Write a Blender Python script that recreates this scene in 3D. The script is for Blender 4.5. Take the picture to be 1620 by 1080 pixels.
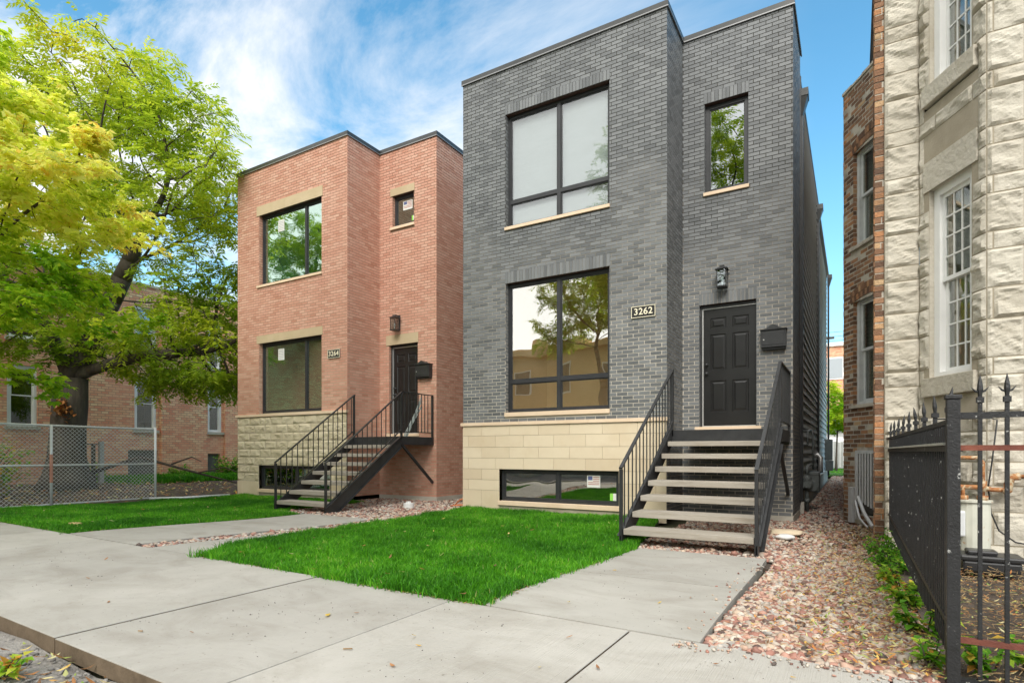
import bpy, bmesh, math, random
import numpy as np
from mathutils import Vector, Matrix, noise
random.seed(7); rng = np.random.default_rng(7)
for o in list(bpy.data.objects): bpy.data.objects.remove(o)
scene = bpy.context.scene
COL = scene.collection
# ------------------------------------------------------------------ camera
cam_d = bpy.data.cameras.new("camera"); cam = bpy.data.objects.new("camera", cam_d); COL.objects.link(cam)
cam.location = (0, 0, 1.08); cam.rotation_euler = (math.radians(90), 0, math.radians(30.6))
cam_d.lens = 20.36; cam_d.sensor_width = 36; cam_d.shift_y = 0.1074
cam_d.clip_start = 0.05; cam_d.clip_end = 2000
scene.camera = cam
scene.render.resolution_x = 1024; scene.render.resolution_y = 682
# ------------------------------------------------------------------ light, sky
SUN_AZ = math.radians(160); SUN_EL = math.radians(42)   # clockwise from +Y
world = bpy.data.worlds.new("World"); scene.world = world; world.use_nodes = True
wn = world.node_tree; wn.nodes.clear()
def wnode(t, **k):
    n = wn.nodes.new(t)
    for a, b in k.items(): setattr(n, a, b)
    return n
w_out = wnode('ShaderNodeOutputWorld'); w_bg = wnode('ShaderNodeBackground')
w_sky = wnode('ShaderNodeTexSky', sky_type='NISHITA', sun_disc=False, sun_elevation=SUN_EL, sun_rotation=SUN_AZ,
              air_density=1.0, dust_density=0.3, ozone_density=2.0)
w_tc = wnode('ShaderNodeTexCoord'); w_sep = wnode('ShaderNodeSeparateXYZ')
wn.links.new(w_tc.outputs['Generated'], w_sep.inputs[0])
def wmath(op, a, b=None, clamp=False):
    n = wnode('ShaderNodeMath', operation=op); n.use_clamp = clamp
    for i, v in enumerate((a, b)):
        if v is None: continue
        if isinstance(v, (int, float)): n.inputs[i].default_value = v
        else: wn.links.new(v, n.inputs[i])
    return n.outputs[0]
zc = wmath('MAXIMUM', w_sep.outputs['Z'], 0.0); zd = wmath('ADD', zc, 0.22)
cu = wmath('DIVIDE', w_sep.outputs['X'], zd); cv = wmath('DIVIDE', w_sep.outputs['Y'], zd)
w_comb = wnode('ShaderNodeCombineXYZ'); wn.links.new(cu, w_comb.inputs[0]); wn.links.new(cv, w_comb.inputs[1])
w_map = wnode('ShaderNodeMapping'); wn.links.new(w_comb.outputs[0], w_map.inputs[0])
w_map.inputs['Location'].default_value = (1.0, 4.2, 0); w_map.inputs['Rotation'].default_value = (0, 0, math.radians(-25)); w_map.inputs['Scale'].default_value = (0.75, 1.5, 1)
n1 = wnode('ShaderNodeTexNoise'); n1.inputs['Scale'].default_value = 1.5; n1.inputs['Detail'].default_value = 13; n1.inputs['Roughness'].default_value = 0.64; n1.inputs['Distortion'].default_value = 0.5
wn.links.new(w_map.outputs[0], n1.inputs['Vector'])
ramp = wnode('ShaderNodeValToRGB'); wn.links.new(n1.outputs['Fac'], ramp.inputs[0])
ramp.color_ramp.elements[0].position = 0.39; ramp.color_ramp.elements[0].color = (0, 0, 0, 1)
ramp.color_ramp.elements[1].position = 0.60; ramp.color_ramp.elements[1].color = (1, 1, 1, 1)
# more cloud to the west (left) and towards the horizon, clear blue to the north-east
west = wmath('MULTIPLY_ADD', w_sep.outputs['X'], -0.9); wn.nodes[-1].inputs[2].default_value = -0.04
lowc = wmath('POWER', wmath('SUBTRACT', 1.0, zc), 6.0)
bias = wmath('MAXIMUM', wmath('MINIMUM', west, 1.0), 0.0)
cl = wmath('MULTIPLY', ramp.outputs[0], wmath('ADD', wmath('MULTIPLY', bias, 1.7), 0.02), True)
cl2 = wmath('MAXIMUM', cl, wmath('MULTIPLY', lowc, 0.75), True)
zen = wmath('MULTIPLY', wmath('SUBTRACT', w_sep.outputs['Z'], 0.66), 5.0, True)          # bright cloud added overhead, out of frame, to whiten and lift the fill light
south = wmath('MAXIMUM', wmath('MULTIPLY', w_sep.outputs['Y'], -2.2, True), zen)      # overcast behind the camera, as the window reflections show; brightened to fill the facades
cl3 = wmath('MAXIMUM', cl2, wmath('MULTIPLY', south, 0.85), True)
w_mix = wnode('ShaderNodeMix', data_type='RGBA'); wn.links.new(cl3, w_mix.inputs['Factor'])
w_tint = wnode('ShaderNodeMix', data_type='RGBA', blend_type='MULTIPLY'); w_tint.inputs['Factor'].default_value = 1
wn.links.new(w_sky.outputs[0], w_tint.inputs['A']); w_tint.inputs['B'].default_value = (0.62, 1.10, 1.08, 1)
wn.links.new(w_tint.outputs['Result'], w_mix.inputs['A']); w_cc = wnode('ShaderNodeMix', data_type='RGBA'); wn.links.new(south, w_cc.inputs['Factor'])
w_cc.inputs['A'].default_value = (4.5, 4.55, 4.65, 1); w_cc.inputs['B'].default_value = (8.8, 8.5, 8.1, 1); wn.links.new(w_cc.outputs['Result'], w_mix.inputs['B'])
wn.links.new(w_mix.outputs['Result'], w_bg.inputs['Color']); w_bg.inputs['Strength'].default_value = 0.10
wn.links.new(w_bg.outputs[0], w_out.inputs[0])
sun_d = bpy.data.lights.new("sun", 'SUN'); sun = bpy.data.objects.new("sun", sun_d); COL.objects.link(sun)
sun_d.energy = 1.35; sun_d.angle = math.radians(28); sun_d.color = (1.0, 0.955, 0.89)
sv = Vector((math.sin(SUN_AZ) * math.cos(SUN_EL), math.cos(SUN_AZ) * math.cos(SUN_EL), math.sin(SUN_EL)))
sun.rotation_euler = sv.to_track_quat('Z', 'Y').to_euler(); sun.location = sv * 60
scene.view_settings.view_transform = 'Standard'; scene.view_settings.look = 'None'
scene.view_settings.exposure = 1.34; scene.view_settings.gamma = 1.0
# ------------------------------------------------------------------ materials
def new_mat(name):
    m = bpy.data.materials.new(name); m.use_nodes = True; nt = m.node_tree
    return m, nt, nt.nodes['Principled BSDF']
def nd(nt, t, ins=None, **k):
    n = nt.nodes.new(t)
    for a, b in k.items(): setattr(n, a, b)
    for a, b in (ins or {}).items():
        if hasattr(b, 'is_output'): nt.links.new(b, n.inputs[a])
        else: n.inputs[a].default_value = b
    return n
def ramp_node(nt, fac, stops):
    r = nt.nodes.new('ShaderNodeValToRGB'); nt.links.new(fac, r.inputs[0]); e = r.color_ramp.elements
    while len(e) < len(stops): e.new(0.5)
    for i, (p, c) in enumerate(stops): e[i].position = p; e[i].color = tuple(c) + (1,)
    return r.outputs[0]
def mat(name, c1, c2=None, scale=4, detail=6, rough=0.7, bump=0.0, bscale=40, metallic=0, stretch=(1, 1, 1), attr=None,
        stops=None, spots=None, lo=0.3, hi=0.7, bdist=0.01, attr_mix=0.6, tint=None):
    """colour from noise (c1..c2) or from the per-face value 'rnd' through stops; fine bump; optional darker/lighter stains"""
    m, nt, p = new_mat(name)
    tc = nd(nt, 'ShaderNodeTexCoord'); mp = nd(nt, 'ShaderNodeMapping', {0: tc.outputs['Object']}); mp.inputs['Scale'].default_value = stretch
    v = mp.outputs[0]
    nz = nd(nt, 'ShaderNodeTexNoise', {'Vector': v, 'Scale': scale, 'Detail': detail, 'Roughness': 0.6})
    c2 = c2 or c1
    col = ramp_node(nt, nz.outputs['Fac'], [(lo, c1), (hi, c2)])
    if attr:
        at = nd(nt, 'ShaderNodeAttribute', attribute_name='rnd')
        col2 = ramp_node(nt, at.outputs['Fac'], stops)
        mx = nd(nt, 'ShaderNodeMix', {'Factor': attr_mix}, data_type='RGBA'); nt.links.new(col, mx.inputs['A']); nt.links.new(col2, mx.inputs['B'])
        col = mx.outputs['Result']
    if spots:
        sc, amount, colr, a, b = spots
        nz2 = nd(nt, 'ShaderNodeTexNoise', {'Vector': v, 'Scale': sc, 'Detail': 8, 'Roughness': 0.65})
        f = ramp_node(nt, nz2.outputs['Fac'], [(a, (0, 0, 0)), (b, (amount,) * 3)])
        mx = nd(nt, 'ShaderNodeMix', {'Factor': f}, data_type='RGBA'); nt.links.new(col, mx.inputs['A']); mx.inputs['B'].default_value = tuple(colr) + (1,)
        col = mx.outputs['Result']
    nt.links.new(col, p.inputs['Base Color']); p.inputs['Metallic'].default_value = metallic
    p.inputs['Roughness'].default_value = rough
    if bump:
        nb = nd(nt, 'ShaderNodeTexNoise', {'Vector': v, 'Scale': bscale, 'Detail': 5, 'Roughness': 0.6})
        b = nd(nt, 'ShaderNodeBump', {'Height': nb.outputs['Fac'], 'Strength': bump, 'Distance': bdist}); nt.links.new(b.outputs[0], p.inputs['Normal'])
    return m
def leaf_mat(name, stops, trans=0.35):
    m, nt, p = new_mat(name); out = nt.nodes['Material Output']
    at = nd(nt, 'ShaderNodeAttribute', attribute_name='rnd'); col = ramp_node(nt, at.outputs['Fac'], stops)
    nt.links.new(col, p.inputs['Base Color']); p.inputs['Roughness'].default_value = 0.5; p.inputs['Specular IOR Level'].default_value = 0.3
    tr = nd(nt, 'ShaderNodeBsdfTranslucent', {'Color': col}); mx = nd(nt, 'ShaderNodeMixShader', {0: trans, 1: p.outputs[0], 2: tr.outputs[0]})
    nt.links.new(mx.outputs[0], out.inputs[0]); return m
def glass_mat(name, refl=0.35, tint=(0.8, 0.86, 0.84), wav=0.02, rcol=(1, 1, 1), ws=1.3):
    m, nt, p = new_mat(name); out = nt.nodes['Material Output']; nt.nodes.remove(p)
    tc = nd(nt, 'ShaderNodeTexCoord'); nz = nd(nt, 'ShaderNodeTexNoise', {'Vector': tc.outputs['Object'], 'Scale': ws, 'Detail': 1.0})
    b = nd(nt, 'ShaderNodeBump', {'Height': nz.outputs['Fac'], 'Strength': 1.0, 'Distance': wav})
    gl = nd(nt, 'ShaderNodeBsdfGlossy', {'Color': tuple(rcol) + (1,), 'Roughness': 0.0, 'Normal': b.outputs[0]}); t = nd(nt, 'ShaderNodeBsdfTransparent', {'Color': tuple(tint) + (1,)})
    lw = nd(nt, 'ShaderNodeLayerWeight', {'Blend': .5}); pw = nd(nt, 'ShaderNodeMath', {0: lw.outputs['Facing'], 1: 4.0}, operation='POWER')
    a = nd(nt, 'ShaderNodeMath', {0: pw.outputs[0], 1: .7, 2: refl}, operation='MULTIPLY_ADD'); a.use_clamp = True
    mx = nd(nt, 'ShaderNodeMixShader', {0: a.outputs[0], 1: t.outputs[0], 2: gl.outputs[0]}); nt.links.new(mx.outputs[0], out.inputs[0])
    return m
Mt = {}
Mt['gray_brick'] = mat('charcoal_brick', (.12, .127, .13), (.168, .176, .178), 1.2, 5, rough=.5, bump=.35, bscale=60, attr=True, attr_mix=.48,
    stops=[(0, (.045, .05, .052)), (.18, (.085, .09, .094)), (.5, (.15, .158, .161)), (1, (.22, .228, .23))])
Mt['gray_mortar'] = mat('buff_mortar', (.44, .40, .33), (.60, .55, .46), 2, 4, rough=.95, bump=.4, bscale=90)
Mt['red_brick'] = mat('salmon_brick', (.50, .245, .17), (.57, .305, .22), 1.3, 5, rough=.8, bump=.4, bscale=70, attr=True, attr_mix=.6,
    stops=[(0, (.40, .18, .115)), (.12, (.49, .245, .17)), (.6, (.56, .315, .23)), (1, (.62, .40, .30))])
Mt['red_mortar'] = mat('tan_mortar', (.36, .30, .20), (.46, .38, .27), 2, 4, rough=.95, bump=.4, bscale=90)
def shade_mortar(key, lo_c, hi_c, z0, z1):
    # mortar darkens upward in irregular drifts: joint shade seen from below, put into colour
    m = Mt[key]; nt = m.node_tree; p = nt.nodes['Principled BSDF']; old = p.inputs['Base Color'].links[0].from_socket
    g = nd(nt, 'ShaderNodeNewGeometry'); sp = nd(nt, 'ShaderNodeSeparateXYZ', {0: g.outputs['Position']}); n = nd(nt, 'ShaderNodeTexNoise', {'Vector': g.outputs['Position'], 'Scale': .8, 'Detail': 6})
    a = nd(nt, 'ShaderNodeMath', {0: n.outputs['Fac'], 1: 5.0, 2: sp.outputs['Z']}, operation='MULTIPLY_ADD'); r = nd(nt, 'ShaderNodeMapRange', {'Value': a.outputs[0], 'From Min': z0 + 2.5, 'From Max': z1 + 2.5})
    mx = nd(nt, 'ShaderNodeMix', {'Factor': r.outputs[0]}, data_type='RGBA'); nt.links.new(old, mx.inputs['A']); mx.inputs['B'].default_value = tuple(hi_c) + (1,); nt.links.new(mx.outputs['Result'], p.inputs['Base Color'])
shade_mortar('gray_mortar', None, (.055, .052, .045), 2.6, 6.0); shade_mortar('red_mortar', None, (.22, .14, .09), 2.4, 5.2)
Mt['old_brick'] = mat('old_common_brick', (.20, .11, .06), (.32, .19, .11), 1.5, 6, rough=.9, bump=.8, bscale=40, attr=True, attr_mix=.75, bdist=.02,
    stops=[(0, (.07, .04, .03)), (.3, (.20, .10, .055)), (.65, (.38, .21, .12)), (.88, (.50, .22, .09)), (1, (.58, .42, .24))], spots=(2.2, .6, (.10, .075, .05), .5, .68))
Mt['old_mortar'] = mat('old_lime_mortar', (.46, .42, .34), (.64, .59, .50), 3, 6, rough=.95, bump=.7, bscale=60, spots=(3, .6, (.16, .13, .10), .48, .62))
Mt['limestone'] = mat('smooth_limestone', (.62, .505, .35), (.72, .61, .44), 1.4, 7, rough=.8, bump=.12, bscale=80, attr=True, attr_mix=.5, stops=[(0, (.56, .45, .31)), (1, (.72, .62, .46))], spots=(1.1, .35, (.50, .36, .20), .52, .75))
Mt['sill_stone'] = mat('peach_limestone_trim', (.66, .50, .34), (.74, .58, .42), 3, 5, rough=.75, bump=.1, bscale=80)
Mt['rock_lime'] = mat('rock_faced_limestone', (.50, .43, .29), (.66, .58, .41), 2.2, 8, rough=.9, bump=.5, bscale=35, attr=True, attr_mix=.4, stops=[(0, (.50, .42, .28)), (1, (.68, .60, .44))])
Mt['old_stone'] = mat('weathered_graystone', (.42, .39, .32), (.545, .51, .435), 1.7, 9, rough=.92, bump=.6, bscale=16, attr=True, attr_mix=.35, bdist=.03,
    stops=[(0, (.42, .37, .29)), (1, (.62, .575, .485))], spots=(1.3, .5, (.30, .25, .175), .52, .72))
Mt['stone_joint'] = mat('stone_joint_mortar', (.30, .26, .19), (.40, .35, .27), 3, 5, rough=.95, bump=.4)
Mt['black_metal'] = mat('black_painted_steel', (.018, .019, .02), (.035, .036, .037), 6, 6, rough=.38, bump=.12, bscale=120)
Mt['black_worn'] = mat('worn_black_iron', (.006, .006, .0065), (.018, .0185, .02), 9, 8, rough=.5, bump=.3, bscale=90, spots=(26, .9, (.42, .42, .40), .64, .69))
Mt['rusty_rail'] = mat('rusty_iron', (.10, .028, .018), (.20, .06, .035), 8, 8, rough=.8, bump=.4, bscale=80)
Mt['rust_pipe'] = mat('rusted_gas_pipe', (.22, .07, .025), (.42, .20, .07), 14, 8, rough=.8, bump=.5, bscale=60, spots=(20, .9, (.50, .42, .28), .5, .58))
Mt['frame'] = mat('dark_window_frame', (.022, .023, .025), (.034, .035, .038), 5, 4, rough=.42)
Mt['coping'] = mat('black_metal_coping', (.05, .052, .05), (.07, .07, .068), 2, 3, rough=.35, metallic=.4)
Mt['lintel_stone'] = mat('tan_lintel_stone', (.42, .33, .20), (.50, .40, .26), 2, 6, rough=.85, bump=.15)
Mt['drip'] = mat('bare_flashing', (.26, .26, .26), None, 3, 3, rough=.4, metallic=.5)
Mt['door'] = mat('black_door_paint', (.010, .010, .010), (.016, .016, .0155), 3, 4, rough=.33, bump=.06, bscale=60)
Mt['alu'] = mat('pale_aluminium', (.55, .55, .53), (.66, .66, .64), 6, 4, rough=.35, metallic=.5)
Mt['white'] = mat('white_paint', (.74, .74, .72), (.82, .82, .80), 3, 5, rough=.5, bump=.08)
Mt['blind'] = mat('grey_roller_blind', (.34, .36, .355), (.37, .39, .385), 2, 3, rough=.9, bump=.2, bscale=300, stretch=(1, 1, 6))
Mt['room'] = mat('room_plaster', (.50, .62, .52), (.56, .68, .58), 2, 3, rough=.9)
Mt['room_tan'] = mat('tan_room_plaster', (.72, .54, .33), (.80, .62, .40), 2, 3, rough=.9)
Mt['room_dark'] = mat('dim_room', (.10, .10, .09), (.15, .14, .12), 2, 3, rough=.9)
Mt['siding'] = mat('charcoal_lap_siding', (.58, .58, .57), (.66, .66, .65), 5, 6, rough=.7, bump=.2, bscale=60, stretch=(1, .2, 3))
Mt['siding_light'] = mat('pale_lap_siding', (.36, .36, .35), (.42, .42, .41), 5, 6, rough=.5, bump=.2, bscale=60)
Mt['roof'] = mat('roof_membrane', (.10, .10, .10), (.14, .14, .14), 3, 5, rough=.9)
Mt['concrete'] = mat('footing_concrete', (.42, .39, .33), (.55, .52, .45), 3, 8, rough=.9, bump=.4, bscale=50)
def paving_mat(name, c1, c2, dirt, ang=0.0, broom=1.0):
    m, nt, p = new_mat(name); tc = nd(nt, 'ShaderNodeTexCoord'); v = tc.outputs['Object']
    n = nd(nt, 'ShaderNodeTexNoise', {'Vector': v, 'Scale': .9, 'Detail': 9, 'Roughness': .62})
    col = ramp_node(nt, n.outputs['Fac'], [(.3, c1), (.68, c2)])
    mp = nd(nt, 'ShaderNodeMapping', {0: v}); mp.inputs['Scale'].default_value = (.8, 1.35, 1); mp.inputs['Rotation'].default_value = (0, 0, .6)
    n2 = nd(nt, 'ShaderNodeTexNoise', {'Vector': mp.outputs[0], 'Scale': 1.6, 'Detail': 10, 'Roughness': .66, 'Distortion': .6})
    f = ramp_node(nt, n2.outputs['Fac'], [(.46, (0, 0, 0)), (.70, (.55,) * 3)])
    mx = nd(nt, 'ShaderNodeMix', {'Factor': f}, data_type='RGBA'); nt.links.new(col, mx.inputs['A']); mx.inputs['B'].default_value = tuple(dirt) + (1,)
    n3 = nd(nt, 'ShaderNodeTexNoise', {'Vector': v, 'Scale': 26, 'Detail': 4, 'Roughness': .7})
    f3 = ramp_node(nt, n3.outputs['Fac'], [(.62, (0, 0, 0)), (.72, (.6,) * 3)])
    mx2 = nd(nt, 'ShaderNodeMix', {'Factor': f3}, data_type='RGBA'); nt.links.new(mx.outputs['Result'], mx2.inputs['A']); mx2.inputs['B'].default_value = (dirt[0] * .6, dirt[1] * .58, dirt[2] * .52, 1)
    at = nd(nt, 'ShaderNodeAttribute', attribute_name='rnd')
    fs = nd(nt, 'ShaderNodeMapRange', {'Value': at.outputs['Fac'], 'To Min': .9, 'To Max': 1.05})
    mul = nd(nt, 'ShaderNodeMix', {'Factor': 1.0}, data_type='RGBA', blend_type='MULTIPLY'); nt.links.new(mx2.outputs['Result'], mul.inputs['A'])
    cb = nd(nt, 'ShaderNodeCombineColor', {0: fs.outputs[0], 1: fs.outputs[0], 2: fs.outputs[0]}); nt.links.new(cb.outputs[0], mul.inputs['B'])
    nt.links.new(mul.outputs['Result'], p.inputs['Base Color']); p.inputs['Roughness'].default_value = .82
    mb = nd(nt, 'ShaderNodeMapping', {0: v}); mb.inputs['Scale'].default_value = (150, 1.5, 1); mb.inputs['Rotation'].default_value = (0, 0, ang)
    nb = nd(nt, 'ShaderNodeTexNoise', {'Vector': mb.outputs[0], 'Scale': 1, 'Detail': 3})
    nb2 = nd(nt, 'ShaderNodeTexNoise', {'Vector': v, 'Scale': 45, 'Detail': 6, 'Roughness': .7})
    b1 = nd(nt, 'ShaderNodeBump', {'Height': nb.outputs['Fac'], 'Strength': .8 * broom, 'Distance': .006})
    b2 = nd(nt, 'ShaderNodeBump', {'Height': nb2.outputs['Fac'], 'Strength': .35, 'Distance': .006, 'Normal': b1.outputs[0]}); nt.links.new(b2.outputs[0], p.inputs['Normal'])
    return m
Mt['sidewalk'] = paving_mat('broomed_concrete', (.35, .333, .295), (.455, .434, .39), (.25, .225, .185))
Mt['walk'] = paving_mat('trowelled_concrete', (.35, .336, .298), (.44, .423, .38), (.25, .225, .185), broom=.25)
Mt['step_wood'] = mat('concrete_tread', (.27, .24, .195), (.39, .355, .30), 5, 9, rough=.85, bump=.35, bscale=45, stretch=(.4, 1, 3), spots=(6, .5, (.27, .22, .16), .5, .7))
Mt['asphalt'] = mat('asphalt', (.045, .045, .047), (.07, .07, .07), 2, 8, rough=.9, bump=.6, bscale=120)
Mt['soil'] = mat('dark_soil', (.045, .034, .026), (.10, .075, .055), 5, 10, rough=1, bump=1, bscale=25, bdist=.03, spots=(18, .6, (.16, .12, .08), .58, .66))
Mt['ground'] = mat('ground', (.07, .075, .035), (.12, .11, .06), .6, 10, rough=1, bump=.6, bscale=8, bdist=.03)
Mt['lawn_soil'] = mat('turf_thatch', (.03, .075, .012), (.05, .11, .02), 6, 8, rough=1, bump=.8, bscale=40)
Mt['gravel_bed'] = mat('gravel_bed_soil', (.05, .037, .028), (.11, .085, .065), 12, 10, rough=1, bump=1, bscale=40, bdist=.02)
Mt['pebble'] = mat('river_pebbles', (.30, .22, .18), (.52, .42, .34), 8, 5, rough=.7, bump=.3, bscale=70, attr=True, attr_mix=.9,
    stops=[(0, (.06, .045, .04)), (.14, (.17, .08, .06)), (.3, (.34, .145, .105)), (.44, (.48, .27, .20)), (.58, (.54, .42, .31)), (.72, (.33, .28, .23)), (.87, (.62, .55, .46)), (1, (.24, .25, .245))])
Mt['blade'] = leaf_mat('grass_blades', [(0, (.03, .15, .006)), (.45, (.085, .33, .012)), (.85, (.20, .55, .025)), (.95, (.34, .52, .06)), (1, (.50, .44, .18))], .4)
Mt['ail_leaf'] = leaf_mat('pinnate_leaflets', [(0, (.10, .20, .012)), (.3, (.24, .38, .02)), (.6, (.44, .54, .03)), (.85, (.64, .62, .05)), (1, (.74, .50, .05))], .64)
Mt['maple_leaf'] = leaf_mat('lobed_leaves', [(0, (.11, .30, .012)), (.35, (.26, .50, .02)), (.55, (.50, .66, .03)), (.72, (.80, .86, .10)), (.93, (.95, .90, .22)), (1, (.85, .60, .10))], .64)
Mt['bush_leaf'] = leaf_mat('bush_leaves', [(0, (.05, .17, .015)), (.45, (.13, .36, .02)), (.75, (.34, .52, .04)), (.9, (.66, .58, .08)), (1, (.70, .34, .06))], .45)
Mt['litter'] = leaf_mat('fallen_leaf_litter', [(0, (.10, .055, .03)), (.25, (.26, .13, .05)), (.45, (.50, .20, .06)), (.6, (.62, .42, .10)), (.75, (.62, .55, .30)), (.9, (.30, .36, .08)), (1, (.15, .25, .05))], .15)
Mt['bark'] = mat('tree_bark', (.045, .035, .026), (.11, .09, .07), 5, 9, rough=.95, bump=1, bscale=18, bdist=.03, stretch=(1, 1, .25))
Mt['dark_head'] = mat('steel_lintel_primer', (.05, .025, .02), (.07, .035, .025), 4, 4, rough=.7)
Mt['galv'] = mat('galvanised_steel', (.58, .59, .59), (.70, .71, .71), 9, 6, rough=.45, metallic=.15)
Mt['tape'] = mat('red_marking', (.50, .20, .14), (.58, .30, .22), 9, 4, rough=.7)
Mt['meter'] = mat('grey_meter_paint', (.12, .135, .13), (.17, .185, .175), 5, 6, rough=.5, bump=.15)
Mt['meter_pale'] = mat('stained_meter_paint', (.50, .50, .42), (.60, .59, .50), 6, 8, rough=.6, spots=(9, .9, (.40, .19, .06), .60, .68))
Mt['plastic'] = mat('black_plastic', (.018, .018, .019), (.03, .03, .031), 5, 4, rough=.35)
Mt['wire'] = mat('cable_sheath', (.02, .02, .02), None, rough=.5)
Mt['gold'] = mat('cream_lettering', (.80, .74, .55), None, rough=.45)
Mt['orange'] = mat('orange_hose', (.62, .20, .08), None, rough=.5)
Mt['paper'] = mat('printed_paper', (.62, .62, .58), (.70, .70, .66), 30, 3, rough=.8)
Mt['flag_blue'] = mat('sticker_blue', (.10, .12, .26), None, rough=.7)
Mt['flag_red'] = mat('sticker_red', (.42, .16, .14), None, rough=.7)
Mt['flag_green'] = mat('sticker_green', (.25, .62, .08), None, rough=.7)
Mt['sticker_grey'] = mat('sticker_print', (.40, .40, .42), None, rough=.7)
Mt['glass_big'] = glass_mat('parlour_glass', .36, (.92, .92, .88), .006, (1.0, .97, .92))
Mt['glass_blind'] = glass_mat('upper_glass', .10, (.93, .95, .95), .002)
Mt['glass_tree'] = glass_mat('stair_glass', .30, (.5, .55, .55), .003)
Mt['glass_red'] = glass_mat('green_cast_glass', .34, (.66, .80, .72), .005, (.86, 1, .93))
Mt['glass_old'] = glass_mat('old_sash_glass', .18, (.75, .78, .74), .006)
Mt['lamp_glass'] = glass_mat('lantern_glass', .12, (.8, .85, .85), .001)
Mt['apt_brick'] = None
def apt_mat():
    m, nt, p = new_mat('apartment_common_brick'); tc = nd(nt, 'ShaderNodeTexCoord'); sp = nd(nt, 'ShaderNodeSeparateXYZ', {0: tc.outputs['Object']})
    ad = nd(nt, 'ShaderNodeMath', {0: sp.outputs[0], 1: sp.outputs[1]}, operation='ADD'); cb = nd(nt, 'ShaderNodeCombineXYZ', {0: ad.outputs[0], 1: sp.outputs[2]})
    br = nd(nt, 'ShaderNodeTexBrick', {'Vector': cb.outputs[0], 'Scale': 1.0, 'Mortar Size': .012, 'Brick Width': .26, 'Row Height': .10, 'Bias': -.1,
        'Color1': (.68, .26, .15, 1), 'Color2': (.85, .68, .40, 1), 'Mortar': (.36, .22, .16, 1)}); br.offset_frequency = 2
    n = nd(nt, 'ShaderNodeTexNoise', {'Vector': tc.outputs['Object'], 'Scale': .5, 'Detail': 8, 'Roughness': .7}); f = ramp_node(nt, n.outputs['Fac'], [(.38, (0, 0, 0)), (.66, (.75,) * 3)])
    mx = nd(nt, 'ShaderNodeMix', {'Factor': f}, data_type='RGBA'); nt.links.new(br.outputs[0], mx.inputs['A']); mx.inputs['B'].default_value = (.74, .36, .24, 1)
    nt.links.new(mx.outputs['Result'], p.inputs['Base Color']); p.inputs['Roughness'].default_value = .9
    b = nd(nt, 'ShaderNodeBump', {'Height': br.outputs['Fac'], 'Strength': .6, 'Distance': .01}); b.invert = True; nt.links.new(b.outputs[0], p.inputs['Normal'])
    return m
Mt['apt_brick'] = apt_mat()
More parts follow.
